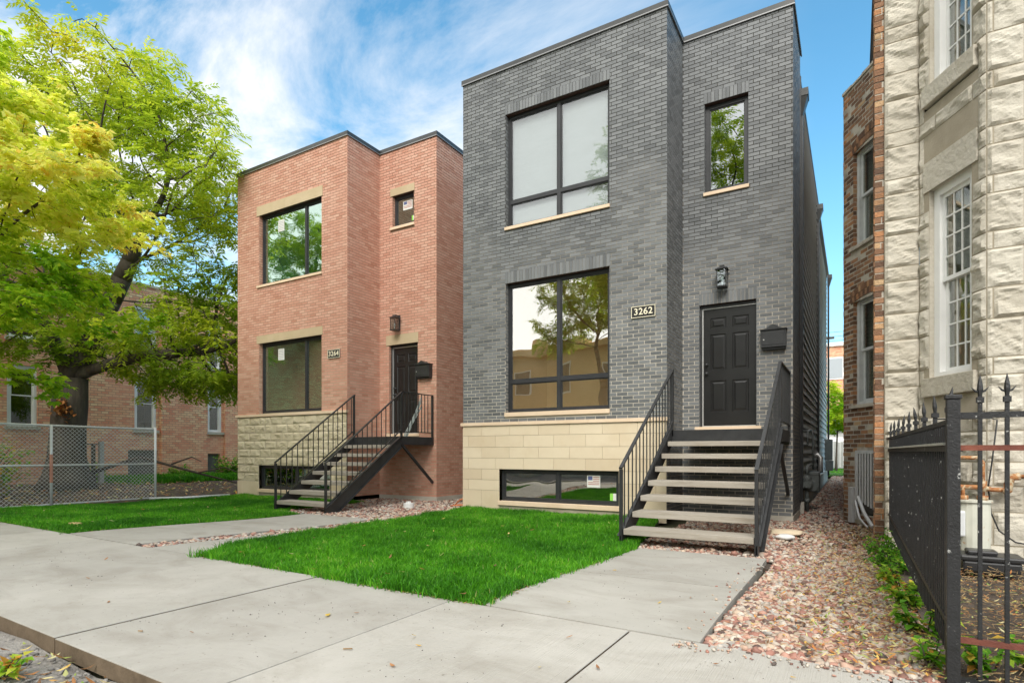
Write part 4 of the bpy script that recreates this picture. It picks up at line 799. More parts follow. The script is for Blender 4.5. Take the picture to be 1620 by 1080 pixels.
# ================================================================== STAIRS
def stairs(name, xl, xr, yfoot, yland, ywall, zland, zg, label, baluster_z=.0):
    st = thing(name, ((xl + xr) / 2, yfoot, zg), label, 'stairs', 'entrance stairs'); n = 7
    rise = (zland - zg) / (n + 1); run = (yland - yfoot) / (n)
    for k in range(n):
        y0 = yfoot + k * run - .02; z1 = zg + rise * (k + 1); t = MB(); t.box((xl + .03, y0, z1 - .075), (xr - .03, y0 + run + .045, z1)); t.build('tread', 'step_wood', st, bevel=.006)
    for x in (xl, xr):
        sgn = 1 if x == xr else -1; t = MB()
        a = [(yfoot - .04, zg), (yfoot - .04, zg + .10), (yland, zland + .02), (yland, zland - .24), (yfoot + .26, zg)]
        V = [(x - .006, y, z) for y, z in a] + [(x + .006, y, z) for y, z in a]; nn = len(a)
        t.add(V, [tuple(range(nn)), tuple(range(2 * nn - 1, nn - 1, -1))] + [(i, i + nn, (i + 1) % nn + nn, (i + 1) % nn) for i in range(nn)])
        sl = Vector((0, yland - yfoot, zland - zg)).normalized()
        for (p, q) in ((a[1], a[2]), (a[4], a[3])): t.bar((x + sgn * .022, p[0], p[1]), (x + sgn * .022, q[0], q[1]), .05, .008)
        t.build('stringer', 'black_metal', st, recalc=True)
    t = MB(); t.box((xl - .0, yland, zland - .19), (xr + .0, yland + .012, zland - .002)); t.box((xl - .006, yland + .012, zland - .19), (xl + .006, ywall, zland - .003)); t.box((xr - .006, yland + .012, zland - .19), (xr + .006, ywall, zland - .003))
    t.build('landing_frame', 'black_metal', st)
    t = MB(); t.box((xl + .008, yland + .013, zland - .05), (xr - .008, ywall, zland)); t.build('landing', 'step_wood', st)
    def railing(x, landing):
        r = MB(); rh_, lo = .92, .10; s = (zland - zg) / (yland - yfoot); y0 = yfoot - .02; y1 = yland + .02
        zf = lambda y: zg + .04 + (y - yfoot) * s
        r.box((x - .02, y0 - .02, zg - .02), (x + .02, y0 + .02, zf(y0) + rh_)); r.box((x - .02, y1 - .02, zland - .1), (x + .02, y1 + .02, zf(y1) + rh_))
        r.bar((x, y0 - .02, zf(y0) + rh_ + .01), (x, y1 + .02, zf(y1) + rh_ + .02), .045, .02); r.bar((x, y0, zf(y0) + lo), (x, y1, zf(y1) + lo), .032, .016)
        yy = y0 + .125
        while yy < y1 - .06: r.box((x - .007, yy - .007, zf(yy) + lo), (x + .007, yy + .007, zf(yy) + rh_)); yy += (y1 - y0) / 15.5
        if landing:
            ztop = zf(y1) + rh_ + .015; y2 = ywall - .05
            r.box((x - .0205, y2 - .02, zland - .1), (x + .0205, y2 + .02, ztop)); r.bar((x, y1, ztop), (x, y2 + .02, ztop), .045, .021); r.bar((x, y1, zland + .10), (x, y2, zland + .10), .032, .0165)
            yy = y1 + .12
            while yy < y2 - .05: r.box((x - .007, yy - .007, zland + .1), (x + .007, yy + .007, ztop)); yy += .115
        r.build('railing', 'black_metal', st)
    railing(xl, False); railing(xr, True)
    for x in (xr - .02,):
        b = MB(); b.bar((x, yland + .06, zland - .19), (x, ywall - .01, zland - 1.08), .05, .05); b.build('brace', 'black_metal', st)
    return st
stairs('entrance_stairs', -2.56, -.955, 7.08, 9.45, YR - .01, 1.43, -.09, 'black steel stairs with seven grey treads up to the charcoal house')
stairs('entrance_stairs', -10.12, -8.66, 7.70, 9.80, YQ - .01, 1.42, -.10, 'black steel stairs with seven grey treads up to the red brick house')
# ================================================================== THINGS ON THE HOUSES
def number_sign(x0, x1, z0, z1, text, label):
    t = thing('house_number_sign', ((x0 + x1) / 2, YF - .02, z0), label, 'sign', 'house number signs'); f_ = Fr((0, YF - .008, 0), X, NF)
    m_ = MB(); m_.box((x0, 0, z0), (x1, .02, z1), fr=f_); m_.build('plate', 'plastic', t)
    m_ = MB(); w = .010
    for a, b in (((x0, .0201, z0), (x1, .026, z0 + w)), ((x0, .0201, z1 - w), (x1, .026, z1)), ((x0, .0202, z0 + w), (x0 + w, .0259, z1 - w)), ((x1 - w, .0202, z0 + w), (x1, .0259, z1 - w))): m_.box(a, b, fr=f_)
    m_.build('border', 'gold', t)
    cu_ = bpy.data.curves.new('number', 'FONT'); cu_.body = text; cu_.align_x = 'CENTER'; cu_.align_y = 'CENTER'; cu_.size = (z1 - z0) * .80; cu_.extrude = .002; cu_.offset = .0022; cu_.space_character = 1.08
    tmp = bpy.data.objects.new('tmp', cu_); COL.objects.link(tmp); dg = bpy.context.evaluated_depsgraph_get(); me = bpy.data.meshes.new_from_object(tmp.evaluated_get(dg)); bpy.data.objects.remove(tmp)
    me.materials.clear(); me.materials.append(Mt['gold']); o = bpy.data.objects.new('number', me); COL.objects.link(o); o.parent = t
    o.location = (0, -.0125, (z1 - z0) / 2); o.rotation_euler = (math.radians(90), 0, 0)
number_sign(-3.385, -2.955, 3.42, 3.62, '3262', 'black house number plate reading 3262 in cream figures with a cream border')
number_sign(-11.04, -10.63, 3.34, 3.545, '3264', 'black house number plate reading 3264 in cream figures on the salmon brick')
def lantern(x, y, z, label):
    t = thing('wall_lantern', (x, y, z), label, 'lamp', 'wall lanterns'); f_ = Fr((x, y, z), X, NF)
    m_ = MB(); m_.box((-.06, 0, .02), (.06, .02, .40), fr=f_); m_.box((-.03, .02, .36), (.03, .13, .395), fr=f_); m_.build('backplate', 'black_metal', t, bevel=.004)
    m_ = MB(); w = .075; c = .135
    for sx in (-1, 1):
        for sy in (-1, 1): m_.box((sx * w - .007, c + sy * w - .007, .02), (sx * w + .007, c + sy * w + .007, .315), fr=f_)
    m_.box((-w - .012, c - w - .012, .0), (w + .012, c + w + .012, .022), fr=f_)
    V = [f_.p(-w - .035, c - w - .035, .312), f_.p(w + .035, c - w - .035, .312), f_.p(w + .035, c + w + .035, .312), f_.p(-w - .035, c + w + .035, .312), f_.p(-.04, c - .04, .365), f_.p(.04, c - .04, .365), f_.p(.04, c + .04, .365), f_.p(-.04, c + .04, .365)]
    m_.add(V, [(0, 1, 2, 3), (7, 6, 5, 4), (0, 4, 5, 1), (1, 5, 6, 2), (2, 6, 7, 3), (3, 7, 4, 0)]); m_.box((-.04, c - .04, .366), (.04, c + .04, .385), fr=f_); m_.build('lantern_frame', 'black_metal', t)
    m_ = MB()
    for a, b in (((-w, c + w, .025), (w, c + w - .002, .31)), ((-w, c - w, .025), (-w + .002, c + w, .31)), ((w, c - w, .025), (w - .002, c + w, .31))): m_.box(a, b, fr=f_)
    m_.build('lantern_glass', 'lamp_glass', t)
    m_ = MB(); m_.tube([f_.p(0, c, .022), f_.p(0, c, .09)], .016, 10); m_.tube([f_.p(0, c, .09), f_.p(0, c, .13), f_.p(0, c, .17), f_.p(0, c, .19)], [.012, .026, .024, .008], 10); m_.build('bulb', 'white', t, smooth=True)
lantern(-2.03, YR - .008, 4.0, 'black box wall lantern above the door of the charcoal house')
lantern(-9.76, YQ - .008, 4.06, 'black box wall lantern above the stone lintel of the red house door')
def mailbox(x0, x1, y, z0, label):
    t = thing('mailbox', ((x0 + x1) / 2, y, z0), label, 'mailbox', 'wall mailboxes'); f_ = Fr((0, y, 0), X, NF); w = x1 - x0
    m_ = MB(); P = [(x0 + .03, .0), (x0 + .03, .30)]
    m_.box((x0 + .015, 0, z0), (x1 - .015, .13, z0 + .30), fr=f_); m_.box((x0 + .045, .13, z0 + .04), (x1 - .045, .136, z0 + .26), fr=f_); m_.box((x0 + .025, .0, z0 - .035), (x1 - .025, .09, z0), fr=f_); m_.build('box', 'black_metal', t, bevel=.004)
    n = 16; top = []
    for i in range(n + 1):
        u = i / n; zz_ = z0 + .31 + .075 * math.exp(-((u - .5) / .19) ** 2); top.append((x0 + w * u, zz_))
    V = [f_.p(a, -.0, b) for a, b in top] + [f_.p(a, .16, b) for a, b in top] + [f_.p(a, .0, z0 + .30) for a, b in top] + [f_.p(a, .16, z0 + .295) for a, b in top]; N = n + 1; F = []
    for i in range(n): F += [(i, i + 1, N + i + 1, N + i), (N + i, N + i + 1, 3 * N + i + 1, 3 * N + i), (3 * N + i, 3 * N + i + 1, 2 * N + i + 1, 2 * N + i)]
    F += [(0, N, 3 * N, 2 * N), (N - 1, 2 * N - 1, 4 * N - 1, 3 * N - 1)]
    m_ = MB(); m_.add(V, F); m_.build('lid', 'black_metal', t, recalc=True)
    m_ = MB(); p = f_.p(x0 + .065, .136, z0 + .13); m_.tube([p, p + f_.n * .006], .011, 12); m_.build('lock', 'alu', t)
mailbox(-1.41, -.985, YR - .008, 2.87, 'black wall mailbox with a curved lid on the charcoal brick right of the door')
mailbox(-9.14, -8.68, YQ - .008, 2.87, 'black wall mailbox with a curved lid at the corner of the salmon brick')
# leaning offcuts on the red house's landing
t = thing('leaning_trim_bundle', (-8.95, 10.55, 1.42), 'grey green bundle of trim strips leaning against the railing of the red house landing', 'building scraps')
m_ = MB()
for i, (dx, l) in enumerate(((0, .92), (.04, .86), (-.045, .80), (.02, .70))): m_.bar((-8.98 + dx, 10.35 - .02 * i, 1.43), (-8.76 + dx * .5, 10.62, 1.43 + l), .045, .02)
m_.build('trim_strip', mat('grey_green_vinyl', (.25, .29, .27), (.38, .42, .40), 9, 5, rough=.4), t)
# gas meter of the charcoal house
t = thing('gas_meter', (-.78, 12.75, -.08), 'dark grey gas meter with regulator and pipes against the charcoal siding', 'gas meter')
def P3(x, y, z): return Vector((x, y, z))
m_ = MB(); m_.tube([P3(-.80, 12.72, -.1), P3(-.80, 12.72, .62)], .035, 10); m_.tube([P3(-.80, 12.72, .08), P3(-.80, 12.72, .16)], .05, 10); m_.tube([P3(-.80, 12.72, .62), P3(-.80, 12.72, .78), P3(-.76, 12.85, .82), P3(-.74, 13.15, .82)], .028, 8)
m_.tube([P3(-.72, 13.2, .72), P3(-.72, 13.2, 1.42), P3(-.75, 13.2, 1.5), P3(-.93, 13.2, 1.5)], .022, 8); m_.tube([P3(-.80, 12.95, 1.22), P3(-.80, 12.95, 1.48), P3(-.76, 13.15, 1.50)], .018, 8); m_.tube([P3(-.93, 12.9, 1.22), P3(-.80, 12.95, 1.22)], .018, 8); m_.build('pipe', 'meter', t, smooth=True)
m_ = MB(); m_.tube([P3(-.80, 12.62, .42), P3(-.80, 12.68, .42), P3(-.80, 12.74, .42)], [.07, .11, .11], 16); m_.tube([P3(-.80, 12.56, .42), P3(-.80, 12.62, .42)], .04, 12); m_.tube([P3(-.80, 12.72, .52), P3(-.80, 12.72, .57)], .085, 12); m_.build('regulator', 'meter', t)
m_ = MB(); m_.box((-.84, 12.98, .28), (-.60, 13.24, .66)); m_.box((-.845, 12.97, .60), (-.595, 13.25, .68)); m_.tube([P3(-.72, 12.95, .40), P3(-.72, 12.98, .40)], .12, 14); m_.build('meter_body', 'meter', t, bevel=.02)
m_ = MB(); m_.tube([P3(-.60, 13.5, .66), P3(-.60, 13.6, .95), P3(-.66, 13.62, 1.02), P3(-.75, 13.6, .98)], .045, 10); m_.build('vent_elbow', 'alu', t, smooth=True)
# utility box hung on the far end of the charcoal house
t = MB(); t.box((-.98, 25.2, .75), (-.72, 25.6, 1.55)); t.box((-.96, 25.15, .35), (-.70, 25.5, .74)); tag(t.build('electric_meter_box', 'meter', bevel=.02, at=(-.9, 25.4, .35)), 'grey electric meter box at the far end of the charcoal siding', 'meter box')
# cleanout cap, flat stones
t = MB(); t.tube([(-8.05, 9.35, -.14), (-8.05, 9.35, .0), (-8.05, 9.35, .0)], [.11, .11, .11], 20); t.tube([(-8.05, 9.35, .0), (-8.05, 9.35, .035)], .055, 6)
tag(t.build('drain_cap', 'white', at=(-8.05, 9.35, -.1), bevel=.004), 'white round drain cap in the pebbles beside the red house stairs', 'drain cap')
def stone(name, c, s, m, label, cat, seed=0, group=None, rot=0):
    bm = bmesh.new(); bmesh.ops.create_icosphere(bm, subdivisions=3, radius=1)
    for v in bm.verts:
        n_ = noise.noise(v.co * 1.3 + Vector((seed, 0, 0))) * .35 + noise.noise(v.co * 3.5 + Vector((seed, 3, 0))) * .12
        v.co *= 1 + n_; v.co.z = max(min(v.co.z, .75), -.8); v.co = Vector((v.co.x * s[0], v.co.y * s[1], v.co.z * s[2]))
    me = bpy.data.meshes.new(name); bm.to_mesh(me); bm.free(); me.materials.append(Mt[m]); me.polygons.foreach_set('use_smooth', [True] * len(me.polygons))
    a = me.attributes.new('rnd', 'FLOAT', 'FACE'); a.data.foreach_set('value', [random.random()] * len(me.polygons))
    o = bpy.data.objects.new(name, me); COL.objects.link(o); o.location = c; o.rotation_euler = (0, 0, rot); return tag(o, label, cat, group)
stone('flat_stone', (-.86, 9.15, -.075), (.22, .16, .05), 'limestone', 'flat tan stone lying in the gravel beside the charcoal stairs', 'stone', 1)
stone('white_stone', (-.80, 8.55, -.06), (.11, .07, .045), 'white', 'small white stone in front of the flat tan stone in the gravel', 'stone', 2)
# hoses by the corner of the charcoal house
t = MB(); t.tube([(-7.06, 10.0, .10), (-7.2, 10.02, .06), (-7.32, 10.05, -.02), (-7.42, 10.1, -.09)], .015, 6); t.tube([(-7.06, 9.98, -.04), (-7.3, 9.98, -.06), (-7.45, 10.0, -.08)], .017, 6)
tag(t.build('orange_hose', 'orange', at=(-7.2, 10, -.08), smooth=True), 'orange hose ends at the left foot of the charcoal house', 'hose')
# ================================================================== IRON FENCES
def picket(parent, p, zb_, zt, tip=True, m='black_worn', w=.016, finial='spear', bend=0):
    m_ = MB(); x, y = p; m_.box((x - w / 2, y - w / 2, zb_), (x + w / 2, y + w / 2, zt)); o = m_.build('picket', m, parent)
    if tip:
        m_ = MB(); r = w * 1.0
        m_.box((x - r * .85, y - r * .85, zt - .03), (x + r * .85, y + r * .85, zt - .005)); bx = bend
        m_.tube([(x, y, zt - .005), (x + bx * .2, y, zt + .03), (x + bx * .5, y, zt + .055), (x + bx, y, zt + .10)], [.007, .012, .010, .001], 6)
        if finial == 'spear':
            for dx, dy in ((1, 0), (-1, 0)):
                m_.tube([(x, y, zt + .018), (x + dx * .018, y, zt + .024), (x + dx * .032, y, zt + .042)], [.006, .005, .001], 5)
        m_.build('finial', m, o)
    return o
fx = lambda y: .42 - .016 * (y - 3.5)
t = thing('iron_picket_fence', (.40, 3.40, 0), 'black iron picket fence with spear tips and rusty rails across the graystone yard', 'fence')
m_ = MB(); m_.box((.372, 3.37, -.05), (.424, 3.422, 1.325)); m_.box((.366, 3.364, 1.326), (.430, 3.428, 1.345)); m_.build('post', 'black_worn', t, bevel=.003)
m_ = MB(); m_.box((.425, 3.387, 1.235), (2.6, 3.407, 1.262)); m_.box((.425, 3.386, .0), (2.6, 3.41, .028)); m_.build('rail', 'black_worn', t)
m_ = MB(); m_.box((.425, 3.385, 1.085), (2.6, 3.409, 1.110)); m_.box((.425, 3.384, .19), (2.6, 3.410, .215)); m_.build('rusty_rail', 'rusty_rail', t)
for i in range(22): picket(t, (.498 + i * .0965, 3.396), .005, 1.335)
t = thing('iron_picket_fence', (.40, 3.6, 0), 'black worn iron side fence running back from the square post along the gravel', 'fence')
yy = 3.47; i = 0
while yy < 7.95 and i < 62:
    b = .10 if i % 3 else .02
    picket(t, (fx(yy), yy), .04 + .035 * (yy - 3.5), 1.31 if i % 7 == 3 else 1.235, tip=(i % 7 == 3), m='black_worn', w=.021, finial='plain', bend=random.uniform(-.015, .015)); yy += .0735; i += 1
m_ = MB(); m_.bar((fx(3.44), 3.44, 1.095), (fx(7.95), 7.95, 1.095), .04, .03); m_.bar((fx(3.44) - .02, 3.46, 1.225), (fx(7.95) - .02, 7.95, 1.225), .03, .02); m_.bar((fx(3.44), 3.44, .20), (fx(7.95), 7.95, .36), .025, .03); m_.build('rail', 'black_worn', t)
m_ = MB(); m_.bar((fx(3.5) - .025, 3.5, 1.118), (fx(7.9) - .025, 7.9, 1.118), .05, .012); m_.build('pale_rail_cap', mat('weathered_rail', (.30, .30, .27), (.46, .45, .40), 9, 8, rough=.7, bump=.3), t)
# ================================================================== THE GRAYSTONE'S YARD
t = thing('rusty_gas_meter', (.98, 7.0, 0), 'old pale gas meter with rusted pipes on the graystone foundation behind the fence', 'gas meter')
m_ = MB(); m_.tube([(.98, 7.03, .10), (.98, 7.03, .14), (.98, 7.03, .46), (.98, 7.03, .60)], [.10, .13, .135, .13], 18); m_.tube([(.98, 7.03, .60), (.98, 7.03, .62)], .15, 18); m_.build('meter_body', 'meter_pale', t, smooth=False)
m_ = MB(); m_.box((.82, 6.86, .28), (.90, 6.94, .52)); m_.build('dial_box', 'galv', t, bevel=.015)
m_ = MB()
for pts, r in (([(.90, 7.03, .62), (.90, 7.03, .74), (.70, 7.06, .78)], .022), ([(1.05, 7.03, .62), (1.05, 7.03, .98), (1.02, 7.03, 1.02), (.78, 7.06, 1.02)], .020), ([(.75, 7.04, .74), (1.05, 7.03, .74), (1.12, 7.03, .72), (1.20, 7.02, .72)], .022), ([(1.20, 7.02, .70), (1.235, 7.02, .72), (1.24, 7.02, .78), (1.26, 7.02, .84), (1.32, 7.02, .85)], .036), ([(1.30, 7.02, .85), (2.6, 7.02, .84)], .018), ([(1.40, 7.02, .85), (1.50, 7.02, .848)], .03), ([(1.05, 7.03, .70), (1.05, 7.03, .80)], .034), ([(1.05, 7.03, .62), (1.05, 7.03, .66)], .045), ([(.90, 7.03, .62), (.90, 7.03, .66)], .045)):
    m_.tube(pts, r, 10)
m_.build('rusted_pipe', 'rust_pipe', t, smooth=True)
t = MB(); t.tube([(.70, 7.05, 1.40), (1.13, 7.12, 1.40), (1.17, 7.10, 1.38), (1.13, 7.08, 1.0), (1.10, 7.08, .74), (1.12, 7.08, .5), (1.18, 7.08, .33), (1.30, 7.08, .23), (1.6, 7.09, .18), (2.2, 7.1, .16)], .007, 6)
tag(t.build('black_cable', 'wire', at=(1.1, 7.1, .2), smooth=True), 'thin black cable hanging down the graystone foundation', 'cable')
t = thing('black_plastic_case', (1.05, 6.72, .0), 'black plastic tool case lying on the soil by the graystone wall', 'case')
m_ = MB(); m_.box((.84, 6.58, .0), (1.26, 6.86, .10)); m_.build('case_body', 'plastic', t, bevel=.02)
m_ = MB(); m_.box((.82, 6.56, .102), (1.28, 6.88, .15)); m_.box((.88, 6.62, .151), (1.10, 6.80, .19)); m_.build('case_lid', 'plastic', t, bevel=.016)
# ================================================================== VACANT LOT, CHAIN LINK
t = thing('chain_link_fence', (-14.75, 5.6, -.08), 'galvanised chain link panel with a middle rail and a red mark on its post', 'fence'); fxx = -14.75
ya, yb, zb0, zt0 = 2.2, 7.75, -.05, 1.66
m_ = MB(); m_.tube([(fxx, ya, zt0), (fxx, yb, zt0 - .04)], .024, 8); m_.tube([(fxx, ya, .80), (fxx, yb, .78)], .021, 8); m_.tube([(fxx, ya, zb0), (fxx, yb, zb0)], .021, 8); m_.build('rail', 'galv', t, smooth=True)
for yy in (ya, 5.62, yb): m_ = MB(); m_.tube([(fxx + .03, yy, -.1), (fxx + .03, yy, zt0 + .0)], .028, 8); m_.build('post', 'galv', t, smooth=True)
m_ = MB(); m_.tube([(fxx + .03, 5.62, .42), (fxx + .03, 5.62, 1.02)], .0295, 8); m_.build('red_paint', 'tape', t)
Hh = zt0 - zb0; m_ = MB(); sp = .085; q = ya - Hh
while q < yb:
    for sg in (1, -1):
        y0, y1, z0, z1 = q, q + Hh, (zb0 if sg > 0 else zt0), (zt0 if sg > 0 else zb0)
        if y0 < ya: z0 += (z1 - z0) * (ya - y0) / (y1 - y0); y0 = ya
        if y1 > yb: z1 = z0 + (z1 - z0) * (yb - y0) / (y1 - y0); y1 = yb
        if y1 - y0 > .05: m_.tube([(fxx - .006 * sg, y0, z0), (fxx - .006 * sg, y1, z1)], .0036, 4, caps=False)
    q += sp
m_.build('wire_mesh', 'galv', t)
t = MB(); t.tube([(-14.70, 7.6, -.055), (-14.3, 8.2, -.06), (-14.1, 9.3, -.05)], .03, 8); tag(t.build('loose_pole', 'galv', at=(-14.4, 8, -.06), smooth=True), 'loose galvanised pole lying on the grass edge past the chain link panel', 'pole')
t = MB(); t.box((-9.98, 4.02, -.03), (-9.78, 4.12, .035)); tag(t.build('wood_scrap', mat('raw_wood', (.52, .36, .16), (.62, .45, .22), 6, 5, rough=.8), at=(-9.9, 4.07, 0), bevel=.004), 'small scrap of raw wood on the left lawn', 'wood scrap')
t = thing('old_post', (-24.2, 10.8, -.1), 'weathered grey timber post with a cross wire behind the chain link panel', 'post'); m_ = MB(); m_.box((-24.27, 10.73, -.1), (-24.13, 10.87, 1.45)); m_.build('timber', 'siding_light', t); m_ = MB(); m_.box((-24.27, 10.5, -.1), (-24.17, 10.6, 1.35)); m_.build('support', 'bark', t); m_ = MB(); m_.tube([(-24.2, 9.2, 1.35), (-24.2, 10.8, 1.35)], .02, 5); m_.build('cross_wire', 'wire', t)
t = thing('thin_steel_post', (-21.5, 15.3, -.1), 'thin rusty steel post standing before the apartment wall', 'post'); m_ = MB(); m_.tube([(-21.5, 15.3, -.1), (-21.5, 15.3, 2.6)], .03, 6); m_.build('steel_rod', 'wire', t)
# ---- apartment building across the lot
ap = thing('apartment_building', (-30, 16, 0), 'old two-storey common brick apartment building behind the vacant lot', 'building')
fA = Fr((-26, 0, 0), (0, 1, 0), (1, 0, 0)); B = MB()
oA = [(12.85, 13.75, 2.0, 4.2), (12.85, 13.75, 5.2, 7.2), (16.05, 16.75, 2.0, 4.3), (16.05, 16.75, 5.0, 7.1), (12.6, 13.8, -.05, 1.15), (16.05, 16.65, .1, .98), (8.6, 9.5, 2.0, 4.2), (8.6, 9.5, 5.2, 7.2), (4.0, 4.9, 2.0, 4.2), (4.0, 4.9, 5.2, 7.2), (22, 23, 2, 4.2), (22, 23, 5.2, 7.2), (28, 29, 2, 4.2), (28, 29, 5.2, 7.2)]
backing(B, fA, -6, 34, -.3, 8.1, oA, 0)
for (a, b, c, d) in oA:
    for u in (a, b): B.add([fA.p(u, 0, c), fA.p(u, -.15, c), fA.p(u, -.15, d), fA.p(u, 0, d)], [(0, 1, 2, 3)], 0)
    B.add([fA.p(a, 0, d), fA.p(b, 0, d), fA.p(b, -.15, d), fA.p(a, -.15, d)], [(0, 1, 2, 3)], 0)
B.box((13.9, .0, -.3), (15.95, .12, 7.9), 0, fr=fA); B.box((16.85, .0, -.3), (20.8, .12, 7.9), 0, fr=fA)
B.add([(-26, -6, -.3), (-38, -6, -.3), (-38, -6, 8.1), (-26, -6, 8.1)], [(0, 1, 2, 3)]); B.add([(-26, 34, -.3), (-38, 34, -.3), (-38, 34, 8.1), (-26, 34, 8.1)], [(3, 2, 1, 0)])
B.build('brick_wall', 'apt_brick', ap)
m_ = MB(); m_.box((-38, -6.05, 8.0), (-26.05, 34.05, 8.05)); m_.build('roof', 'roof', ap); m_ = MB(); m_.box((-6.05, .06, 8.1), (34.05, -.3, 8.2), fr=fA); m_.build('coping', 'old_mortar', ap)
for (a, b, c, d) in oA:
    if d < 1.3:
        w = MB(); w.box((a, -.13, c), (b, -.16, d), fr=fA); w.build('basement_opening', 'room_dark', ap)
    else:
        sash_window(ap, fA, a + .01, b - .01, c, d, muntin=False, fw=.10, rec=.04); m_ = MB(); m_.box((a - .08, .08, c - .12), (b + .08, -.1, c - .005), fr=fA); m_.build('window_sill', 'old_stone', ap)
# ---- alley view behind
Mt['skyp'] = mat('sky_glazed_pane', (.35, .38, .40), None, rough=.1)
t = thing('garage', (-1.2, 49, 0), 'low pale garage with a grey roof seen down the gap between the houses', 'building'); m_ = MB(); m_.box((-6, 47.5, -.1), (4, 53, 2.6)); m_.build('wall', 'siding_light', t); m_ = MB(); m_.box((-6.2, 47.3, 2.6), (4.2, 53.2, 2.9)); m_.build('roof', 'roof', t); m_ = MB(); m_.box((-1.7, 47.44, 0), (-.3, 47.49, 2.1)); m_.build('door', 'white', t)
t = thing('back_house', (-1, 62, 0), 'distant red brick house with pale upper windows seen down the gap', 'house'); m_ = MB(); m_.box((-8, 60, -.1), (6, 70, 10.6)); m_.build('wall', 'apt_brick', t); m_ = MB(); m_.box((-8.2, 59.8, 10.6), (6.2, 70.2, 10.9)); m_.build('roof_edge', 'white', t)
for x in (-6, -3.6, -2.15, 1.0, 3.2):
    for z in (2.5, 7.6): m_ = MB(); m_.box((x, 59.93, z), (x + 1.35, 59.99, z + 2.0)); w = m_.build('window', 'white', t); m_ = MB(); m_.box((x + .12, 59.9, z + .12), (x + 1.23, 59.925, z + 1.88)); m_.build('pane', 'skyp', w)
t = thing('board_fence', (-1, 43.6, 0), 'weathered grey board fence along the back alley', 'fence'); m_ = MB()
for i in range(60): m_.box((-7 + i * .2, 43.5, 0), (-6.82 + i * .2, 43.53, 1.7 + .02 * (i % 3)))
m_.build('boards', 'siding_light', t)
t = thing('utility_pole', (-2.6, 46, 0), 'wooden utility pole with a crossarm behind the houses', 'utility pole'); m_ = MB(); m_.tube([(-2.6, 46, -.1), (-2.6, 46, 9.6)], [.15, .11], 10); m_.build('pole', 'bark', t); m_ = MB(); m_.box((-3.8, 45.93, 8.9), (-1.2, 46.05, 9.03)); m_.build('crossarm', 'bark', t)
for k in range(3):
    t = MB(); pts = [(-40 + 80 * i / 30, 45.99 - .0 * i, 9.06 + .3 * k - 1.0 * (1 - ((i - 15) / 15) ** 2) * .3) for i in range(31)]; t.tube(pts, .018, 4, caps=False); tag(t.build('power_line', 'wire', at=(0, 46, 9)), ('lowest', 'middle', 'topmost')[k] + ' of the three power lines across the gap behind the houses', 'power line', 'power lines')
# ---- across the street (seen in the window reflections)
def rowhouse(x0, x1, h, m_b, label, seed):
    t = thing('row_house', ((x0 + x1) / 2, -16, 0), label, 'house', 'houses across the street'); m_ = MB(); m_.box((x0, -26, -.2), (x1, -16, h)); m_.box(((x0 + x1) / 2 - .9, -18, h), ((x0 + x1) / 2 + .9, -16.2, h + .0 + .7)); m_.box((x0 - .0, -15.99, h - .5), (x1, -15.7, h - .2)); m_.build('wall', m_b, t)
    m_ = MB(); m_.box((x0 + .6, -20, h), (x0 + 1.3, -19.3, h + 1.2)); m_.build('chimney', m_b, t)
    n = 3; w = (x1 - x0) / n
    for i in range(n):
        for z in [q_ for q_ in (1.6, 5.0) if q_ + 2.4 < h]:
            a = x0 + w * (i + .5) - .55; m_ = MB(); m_.box((a, -15.97, z), (a + 1.1, -15.99, z + 1.9)); wi = m_.build('window', 'white', t); m_ = MB(); m_.box((a + .1, -15.95, z + .1), (a + 1.0, -15.965, z + 1.8)); m_.build('pane', 'room_dark', wi)
Mt['tan_brick'] = mat('tan_brick', (.62, .42, .22), (.72, .50, .28), 1, 6, rough=.9)
rowhouse(-52, -43, 5.4, 'red_brick', 'low red brick house across the street, far left', 0); rowhouse(-42, -33, 5.0, 'tan_brick', 'low tan brick house across the street beside the low red one', 1); rowhouse(-32, -23, 9.0, 'red_brick', 'red brick row house across the street between two tan ones', 2)
rowhouse(-22, -12, 8.4, 'tan_brick', 'tan brick row house across the street with a stepped parapet', 3); rowhouse(-11.5, -3, 9.2, 'tan_brick', 'taller tan brick row house across the street', 4); rowhouse(-2, 8, 8.6, 'red_brick', 'red brick row house across the street, far right', 5)
